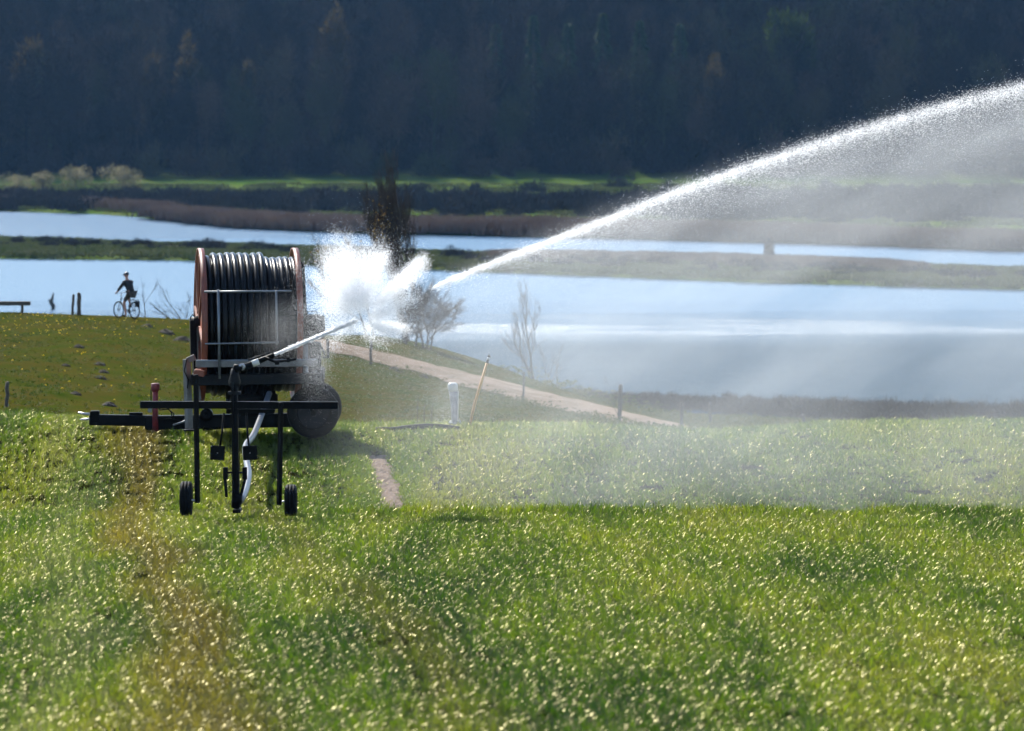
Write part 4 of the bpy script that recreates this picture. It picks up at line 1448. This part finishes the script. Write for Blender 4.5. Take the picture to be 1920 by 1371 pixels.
for a, b_, r in [((.43, 0, .29), (.27, 0, .84), .016), ((.43, 0, .29), (.91, 0, .66), .02), ((.28, 0, .80), (.885, 0, .80), .017), ((.93, 0, .60), (.87, 0, .90), .021),
                 ((0, .06, .34), (.43, .03, .29), .011), ((0, -.06, .34), (.43, -.03, .29), .011), ((0, .06, .34), (.29, .02, .77), .010), ((0, -.06, .34), (.29, -.02, .77), .010)]:
    fr.tube([a, b_], r, 7)
fr.build("frame", 'dark_metal', bike)
fk = MB()
for s in (-1, 1):
    fk.tube([(.93, .04 * s, .62), (.98, .05 * s, .48), (1.05, .05 * s, .34)], .012, 6)
fk.build("fork", 'dark_metal', bike)
MB().tube([(.27, 0, .82), (.25, 0, .93)], .014, 7).build("seat_post", 'steel', bike)
MB().tube([(.10, 0, .95), (.2, 0, .955), (.28, 0, .95), (.40, 0, .94)], [.06, .075, .04, .022], 10).build("saddle", 'rubber', bike)
hb = MB().tube([(.80, -.30, 1.01), (.90, -.2, 1.04), (.90, 0, 1.02), (.90, .2, 1.04), (.80, .30, 1.01)], .013, 8).build("handlebar", 'steel', bike)
MB().tube([(.87, 0, .88), (.88, 0, 1.03)], .016, 7).build("stem", 'steel', hb)
MB().lathe([(-.012, .03), (.0, .03), (.0, .09), (-.012, .09)], (.43, -.06, .29), 'y', 20).build("chainring", 'dark_metal', bike)
for (s, a) in ((1, -90), (-1, 90)):
    e = Vector((.43 + .17 * math.cos(R(a)), .09 * s, .29 + .17 * math.sin(R(a))))
    cr = MB().bar((.43, .07 * s, .29), e, .022, .018).build("crank", 'dark_metal', bike)
    MB().box(e + Vector((0, .05 * s, 0)), (.09, .08, .02)).build("pedal", 'rubber', cr)
MB().box((-.02, 0, .76), (.36, .12, .02)).build("carrier", 'dark_metal', bike)
MB().box((-.02, -.12, .60), (.24, .09, .24)).build("pannier", 'jacket', bike)


def skin(name, verts, edges, radii, mat, parent, root=0, sub=2):
    me = bpy.data.meshes.new(name)
    me.from_pydata(verts, edges, [])
    o = bpy.data.objects.new(name, me)
    COL.objects.link(o)
    md = o.modifiers.new("skin", 'SKIN')
    for i, r in enumerate(radii):
        r = r if hasattr(r, '__len__') else (r, r)
        me.skin_vertices[0].data[i].radius = r
        me.skin_vertices[0].data[i].use_root = (i == root)
    md.use_smooth_shade = True
    ms = o.modifiers.new("sub", 'SUBSURF')
    ms.levels = sub; ms.render_levels = sub
    dg = bpy.context.evaluated_depsgraph_get()
    em = bpy.data.meshes.new_from_object(o.evaluated_get(dg))
    bpy.data.objects.remove(o)
    em.name = name
    em.materials.clear()
    return obj(name, em, mat, parent)


rider = thing("person", borg, "person in black jacket and dark shorts riding a bicycle on ridge", "person", None, HEAD)
bv = [(.20, 0, 1.03), (.28, 0, 1.18), (.38, 0, 1.34), (.45, 0, 1.47), (.49, 0, 1.56), (.525, 0, 1.64), (.55, 0, 1.72), (.555, 0, 1.79),
      (.43, .18, 1.46), (.60, .26, 1.24), (.79, .285, 1.06),
      (.43, -.18, 1.46), (.60, -.26, 1.24), (.79, -.285, 1.06),
      (.23, .10, 1.0), (.53, .12, .66), (.40, .13, .22), (.41, .135, .13), (.55, .14, .115),
      (.23, -.10, 1.0), (.62, -.12, .90), (.44, -.13, .58), (.42, -.135, .50), (.55, -.14, .49),
      (.60, 0, 1.715)]
be = [(0, 1), (1, 2), (2, 3), (3, 4), (4, 5), (5, 6), (6, 7), (3, 8), (8, 9), (9, 10), (3, 11), (11, 12), (12, 13), (0, 14), (14, 15), (15, 16), (16, 17), (17, 18),
      (0, 19), (19, 20), (20, 21), (21, 22), (22, 23), (6, 24)]
br = [.13, .125, .135, .11, .055, .065, .085, .075, .06, .045, .033, .06, .045, .033, .09, .062, .04, .045, .035, .09, .062, .04, .045, .035, .07]
body = skin("body", bv, be, br, 'skin', rider)
hands = MB()
for s in (-1, 1):
    hx = Vector((.80, .292 * s, 1.045))
    for q in range(4):
        o_ = hx + Vector((.0 + .004 * q, (.012 * (q - 1.5)) * 1.0, .0))
        L_ = (.9, 1.0, .95, .78)[q]
        hands.tube([o_ + Vector((-.01, 0, .005)), o_ + Vector((.035 * L_, 0, 0)), o_ + Vector((.05 * L_, 0, -.03)), o_ + Vector((.025 * L_, 0, -.052))], [.011, .010, .009, .007], 6)
    hands.tube([hx + Vector((-.02, -.02 * s, 0)), hx + Vector((.005, -.05 * s, -.02)), hx + Vector((.02, -.045 * s, -.05))], [.013, .011, .008], 6)
hands.build("hand_fingers", 'skin', rider)
face = MB()
face.tube([(.625, 0, 1.735), (.652, 0, 1.70), (.625, 0, 1.692)], [.012, .016, .012], 6)
for s in (-1, 1):
    face.tube([(.55, .078 * s, 1.735), (.545, .092 * s, 1.71), (.555, .08 * s, 1.685)], [.014, .02, .012], 6)
face.build("nose_and_ears", 'skin', rider)
jv = [bv[0], bv[1], bv[2], bv[3], (.475, 0, 1.53), bv[8], bv[9], (.75, .28, 1.095), bv[11], bv[12], (.75, -.28, 1.095)]
je = [(0, 1), (1, 2), (2, 3), (3, 4), (3, 5), (5, 6), (6, 7), (3, 8), (8, 9), (9, 10)]
skin("jacket", jv, je, [(.17, .15), (.15, .17), (.15, .19), (.13, .16), .075, .09, .068, .05, .09, .068, .05], 'jacket', rider)
sv = [(.20, 0, 1.05), bv[14], (.40, .112, .81), (.50, .12, .70), bv[19], (.48, -.113, .94), (.585, -.12, .905)]
skin("shorts", sv, [(0, 1), (1, 2), (2, 3), (0, 4), (4, 5), (5, 6)], [.155, .115, .092, .085, .115, .092, .085], 'shorts', rider)
for s, zf_ in ((1, .125), (-1, .50)):
    skin("shoe", [(.37, .135 * s, zf_ + .03), (.46, .138 * s, zf_), (.58, .142 * s, zf_ - .005)], [(0, 1), (1, 2)], [(.05, .052), (.05, .05), (.035, .042)], 'rubber', rider, sub=1)
hm = MB()
hv, hf = [], []
for i in range(6):
    ph_ = i / 5 * math.pi * .52
    for k_ in range(16):
        a = k_ * math.pi / 8
        hv.append((.545 + .135 * math.sin(ph_) * math.cos(a) * 1.08, .105 * math.sin(ph_) * math.sin(a), 1.745 + .125 * math.cos(ph_) - .02 * math.cos(a) * math.sin(ph_)))
for i in range(5):
    for k_ in range(16):
        j = (k_ + 1) % 16
        hf.append((i * 16 + k_, (i + 1) * 16 + k_, (i + 1) * 16 + j, i * 16 + j))
hm.add(hv, hf, True)
hl = hm.build("helmet", 'helmet', rider)
MB().box((.68, 0, 1.74), (.07, .15, .015), Matrix.Rotation(R(12), 3, 'Y')).build("visor", 'jacket', hl)

# ------------------------------------------------------------------ water: jet, burst, falling spray
dm, n, l, b = nt("water_drops")
b.inputs["Base Color"].default_value = (0.93, 0.95, 0.97, 1)
b.inputs["Roughness"].default_value = 0.25
tr = n.new("ShaderNodeBsdfTranslucent"); tr.inputs["Color"].default_value = (0.97, 0.98, 1.0, 1)
ms = n.new("ShaderNodeMixShader"); ms.inputs[0].default_value = 0.8
l.new(b.outputs[0], ms.inputs[1]); l.new(tr.outputs[0], ms.inputs[2])
l.new(ms.outputs[0], n["Material Output"].inputs["Surface"])
M['drops'] = dm


def drops(name, p, size, label, seed, along=None):
    """a cloud of small flakes of water, one object"""
    g = np.random.default_rng(seed)
    N = len(p)
    a = g.normal(0, 1, (N, 3)); a /= np.linalg.norm(a, axis=1)[:, None]
    s = np.asarray(size)[:, None]
    la, lb = 1.0, 1.0
    if along is not None:                   # drops drawn out along their flight
        a = along / (np.linalg.norm(along, axis=1)[:, None] + 1e-9) + a * 0.28
        a /= np.linalg.norm(a, axis=1)[:, None]
        la, lb = 2.3, 0.55
    b_ = np.cross(a, g.normal(0, 1, (N, 3))); b_ /= np.linalg.norm(b_, axis=1)[:, None]
    v = np.stack([p - a * s * .55 * la - b_ * s * .35 * lb, p - a * s * .1 * la + b_ * s * .7 * lb, p + a * s * .7 * la - b_ * s * .3 * lb], 1).reshape(-1, 3)
    o = obj(name, np_mesh(name, v, np.arange(3 * N).reshape(-1, 3), 3), 'drops')
    return tag(o, label, kind="stuff")


def wpt(px, py, d):
    px = np.asarray(px, float); py = np.asarray(py, float); d = np.asarray(d, float)
    return np.stack([(px - 960) * d / F, d, ZC - (py - HOR) * d / F], -1)


JPX = np.array([505, 670, 880, 1100, 1300, 1500, 1700, 1920, 2200, 2500, 2800, 3200])
JPY = np.array([668, 600, 509, 424, 346, 278, 216, 158, 100, 66, 60, 90])
JD = 83.0 + (JPX - 505) / 1415.0 * 8.0
JW = wpt(JPX, JPY, JD)
JW[0] = np.array(NOZ)
JC = np.array([tuple(v) for v in catmull([Vector(q) for q in JW], 24)])
seg = np.linalg.norm(np.diff(JC, axis=0), axis=1)
JL = np.concatenate([[0], np.cumsum(seg)])


def jet_at(s):
    return np.stack([np.interp(s, JL, JC[:, k]) for k in range(3)], -1)


g = np.random.default_rng(61)
# solid stream from the nozzle into the burst
s = g.uniform(0, 1.6, 2600)
core = jet_at(s) + g.normal(0, 1, (2600, 3)) * (0.010 + 0.005 * s)[:, None]
# long arc
n1 = 190000
L0, L1 = 3.35, JL[-1]
s = L0 + (L1 - L0) * g.uniform(0, 1, n1) ** 1.1 - np.abs(g.normal(0, .12, n1))
u = (s - L0) / (14.5 - 2.6)
sig = 0.028 + 0.10 * np.clip(u, 0, 2.0) ** 0.8
lump = 1 + .35 * np.sin(s * 9.0) * np.sin(s * 3.7 + 1) + .25 * np.sin(s * 23)
p = jet_at(s)
off = g.normal(0, 1, (n1, 3)) * (sig * lump)[:, None]
dn = g.exponential(1, n1) * (0.02 + 0.10 * np.clip(u, 0, 2))
off[:, 2] = off[:, 2] * .42 - dn
halo = g.random(n1) < .16
off[halo] *= g.uniform(1.5, 3.2, (int(halo.sum()), 1))
arc = p + off
# softer second sheet falling away below the arc
n2 = 150000
s = L0 + 1.2 + (L1 - L0 - 1.2) * g.uniform(0, 1, n2) ** 0.9
u = (s - L0) / 11.9
p2 = jet_at(s)
dn = (0.12 + .5 * np.clip(u, 0, 1.5)) * g.beta(2.0, 2.2, n2) * 1.9
st_ = .5 + .5 * np.sin(s * 5 + dn * 4) * np.sin(s * 1.7)
p2 = p2 + np.stack([dn * .25 + g.normal(0, .1, n2), g.normal(0, .35, n2), -dn], -1)
jet_pts = np.concatenate([core, arc, p2])
jet_sz = np.concatenate([g.uniform(.015, .026, len(core)), g.uniform(.0035, .0088, n1), g.uniform(.002, .0045, n2)])
drops("water_jet", jet_pts, jet_sz, "long white jet of water arching up to the right", 1, np.tile(np.array([[.92, .05, .36]]), (len(jet_pts), 1)))

# burst where the swinging arm breaks the stream
O = wpt(668, 602, 83.9)
ends = [(645, 448, 1.2, 1.1), (604, 488, 1.0, 1.3), (578, 545, .8, 1.4), (622, 470, 1.0, 1.2), (672, 470, 1.3, 1.0), (712, 468, 1.3, .7), (738, 505, .9, .9), (797, 476, 1.25, .5), (785, 505, .7, .7),
        (766, 545, .9, .9), (758, 612, .9, .5), (735, 585, .8, .7), (715, 632, .5, .8), (625, 625, .5, 1.2), (650, 520, 1.6, 1.5), (690, 540, 1.6, 1.3), (610, 560, 1.0, 1.4)]
wts = np.array([e[2] for e in ends]); wts /= wts.sum()
nf = 200
PP, SS, AA = [], [], []
for i in range(nf):
    e = ends[g.choice(len(ends), p=wts)]
    ex, ey = e[0] + g.normal(0, 17 * e[3]), e[1] + g.normal(0, 15 * e[3])
    ed = 83.9 + g.normal(.1, .3)
    E = wpt(ex, ey, ed)
    m = int(g.integers(500, 1150))
    t = g.uniform(0.12, 1, m) ** g.uniform(.40, .58)
    pos = O + (E - O) * t[:, None]
    pos[:, 2] -= .10 * t ** 2 * g.uniform(0, 1.4)
    sg = (.018 + .085 * e[3] * t * (1.05 - .45 * t))
    pos += g.normal(0, 1, (m, 3)) * sg[:, None]
    PP.append(pos); SS.append(g.uniform(.004, .0105, m) * (1.2 - .5 * t)); AA.append(np.tile(E - O, (m, 1)))
# soft shoulder of fine drops round the burst
m = 60000
pos = wpt(g.normal(672, 46, m), g.normal(548, 48, m), 84.1 + g.normal(0, .5, m)); PP.append(pos); SS.append(g.uniform(.0025, .006, m))
m = 24000
pos = wpt(g.normal(594, 18, m), g.normal(668, 38, m), 84.3 + g.normal(0, .4, m)); PP.append(pos); SS.append(g.uniform(.0014, .0034, m))
m = 34000
pos = wpt(g.normal(528, 30, m), g.normal(618, 30, m), 84.0 + g.normal(0, .4, m)); PP.append(pos); SS.append(g.uniform(.001, .0024, m))
m = 16000
pos = wpt(g.normal(845, 25, m), g.normal(765, 35, m), 102.4 + g.normal(0, .3, m)); PP.append(pos); SS.append(g.uniform(.0015, .0042, m))
PP = np.concatenate(PP); SS = np.concatenate(SS); AA = np.concatenate(AA)
AA = np.concatenate([AA, g.normal(0, 1, (len(PP) - len(AA), 3))])
drops("spray_burst", PP, SS, "white burst of spray beside the reel where the jet breaks up", 2, AA)

# drops raining down below the arc
m = 230000
nc = 300
cs = g.uniform(3.4, JL[-1], nc); cw = g.uniform(.12, .6, nc); cl = g.uniform(.4, 1.0, nc)
k_ = g.integers(0, nc, m)
s = cs[k_] + g.normal(0, 1, m) * cw[k_]
top = jet_at(np.clip(s, 0, JL[-1]))
gz = H(top[:, 0], top[:, 1] + 1) + .05
fall = g.beta(1.1, 1.6, m) * cl[k_]
pr = top.copy()
pr[:, 2] = top[:, 2] + (gz - top[:, 2]) * fall
pr[:, 0] += -fall * 2.2 + g.normal(0, .22, m)
pr[:, 1] += g.normal(1.5, 1.6, m)
drops("falling_spray", pr, g.uniform(.0015, .0045, m), "fine drops raining down from the arc over the crop", 3)

# drifting mist under the arc: one closed box of uneven water vapour
vm = bpy.data.materials.new("mist"); vm.use_nodes = True
n = vm.node_tree.nodes; l = vm.node_tree.links
n.remove(n["Principled BSDF"])
pvv = n.new("ShaderNodeVolumePrincipled")
pvv.inputs["Color"].default_value = (0.96, 0.98, 1.0, 1)
pvv.inputs["Anisotropy"].default_value = 0.5
geo = n.new("ShaderNodeNewGeometry")
sp_ = n.new("ShaderNodeSeparateXYZ"); l.new(geo.outputs["Position"], sp_.inputs[0])


def mth(op, a, b_=None, c=None, clamp=False):
    q = n.new("ShaderNodeMath"); q.operation = op; q.use_clamp = clamp
    for i, v in enumerate((a, b_, c)):
        if v is None:
            continue
        if isinstance(v, (int, float)):
            q.inputs[i].default_value = v
        else:
            l.new(v, q.inputs[i])
    return q.outputs[0]


def mrange(v, a, b_, lo=0.0, hi=1.0):
    q = n.new("ShaderNodeMapRange"); q.interpolation_type = 'SMOOTHSTEP'
    l.new(v, q.inputs["Value"])
    q.inputs["From Min"].default_value = a; q.inputs["From Max"].default_value = b_
    q.inputs["To Min"].default_value = lo; q.inputs["To Max"].default_value = hi
    return q.outputs[0]


X, Y, Z = sp_.outputs
msk = JC[:, 0] < 14
cf = np.polyfit(JC[msk, 0], JC[msk, 2], 2)
zj = mth('ADD', mth('MULTIPLY', mth('ADD', mth('MULTIPLY', X, float(cf[0])), float(cf[1])), X), float(cf[2]))
under = mth('SUBTRACT', zj, Z)
dens = mrange(under, -0.05, 0.7)
dens = mth('MULTIPLY', dens, mrange(under, 1.0, 5.5, 1.0, 0.75))
dens = mth('MULTIPLY', dens, mrange(X, -4.2, 1.5, 0.0, 1.0))
dens = mth('MULTIPLY', dens, mrange(X, 15.0, 19.5, 1.0, 0.0))
dens = mth('MULTIPLY', dens, mrange(Y, 85.2, 87.5, 0.0, 1.0))
dens = mth('MULTIPLY', dens, mrange(Y, 99.0, 104.5, 1.0, 0.0))
t = n.new("ShaderNodeTexNoise"); t.inputs["Scale"].default_value = 0.9; t.inputs["Detail"].default_value = 3; t.inputs["Roughness"].default_value = 0.55
shz = mth('MULTIPLY', mth('SUBTRACT', Z, mth('MULTIPLY', X, 0.42)), 1.0)
cmb = n.new("ShaderNodeCombineXYZ")
l.new(mth('MULTIPLY', X, 0.40), cmb.inputs[0]); l.new(mth('MULTIPLY', Y, 0.30), cmb.inputs[1]); l.new(shz, cmb.inputs[2])
l.new(cmb.outputs[0], t.inputs["Vector"])
dens = mth('MULTIPLY', dens, mrange(t.outputs["Fac"], 0.36, 0.68, 0.35, 1.3))
dens = mth('MULTIPLY', dens, 0.024)
low = mth('MULTIPLY', mrange(Z, ZC - 7.2, ZC - 5.7, 1.0, 0.0), mrange(X, -4.1, 0.5, 0.0, 1.0))
low = mth('MULTIPLY', low, mth('MULTIPLY', mrange(Y, 85.2, 88.0, 0.0, 1.0), mrange(Y, 97.0, 104.5, 1.0, 0.0)))
low = mth('MULTIPLY', low, mrange(X, 15.0, 19.5, 1.0, 0.0))
dens = mth('ADD', dens, mth('MULTIPLY', low, 0.022))
l.new(dens, pvv.inputs["Density"])
l.new(pvv.outputs[0], n["Material Output"].inputs["Volume"])
M['mist'] = vm
mv = [(x, y, z) for x in (-4.3, 19.6) for y in (85.1, 104.6) for z in (ZC - 7.5, ZC + 1.3)]
mf = [(0, 1, 3, 2), (4, 6, 7, 5), (0, 4, 5, 1), (2, 3, 7, 6), (0, 2, 6, 4), (1, 5, 7, 3)]
tag(obj("mist", quads_mesh("mist", mv, mf), vm), "pale drifting mist under the water jet above the crop", kind="stuff")

# ------------------------------------------------------------------ air
hz = bpy.data.materials.new("haze"); hz.use_nodes = True
n = hz.node_tree.nodes; l = hz.node_tree.links
n.remove(n["Principled BSDF"])
hv_ = n.new("ShaderNodeVolumePrincipled")
hv_.inputs["Color"].default_value = (0.26, 0.55, 1.0, 1)
hv_.inputs["Density"].default_value = 0.000034
hv_.inputs["Anisotropy"].default_value = 0.3
l.new(hv_.outputs[0], n["Material Output"].inputs["Volume"])
M['haze'] = hz
ztop = float(GZ.max()) + 40
mv = [(x, y, z) for x in (-3200, 3200) for y in (-80, 9100) for z in (-5.0, ztop)]
tag(obj("haze", quads_mesh("haze", mv, mf), hz), "thin blue air between the field and the far wood", kind="stuff")
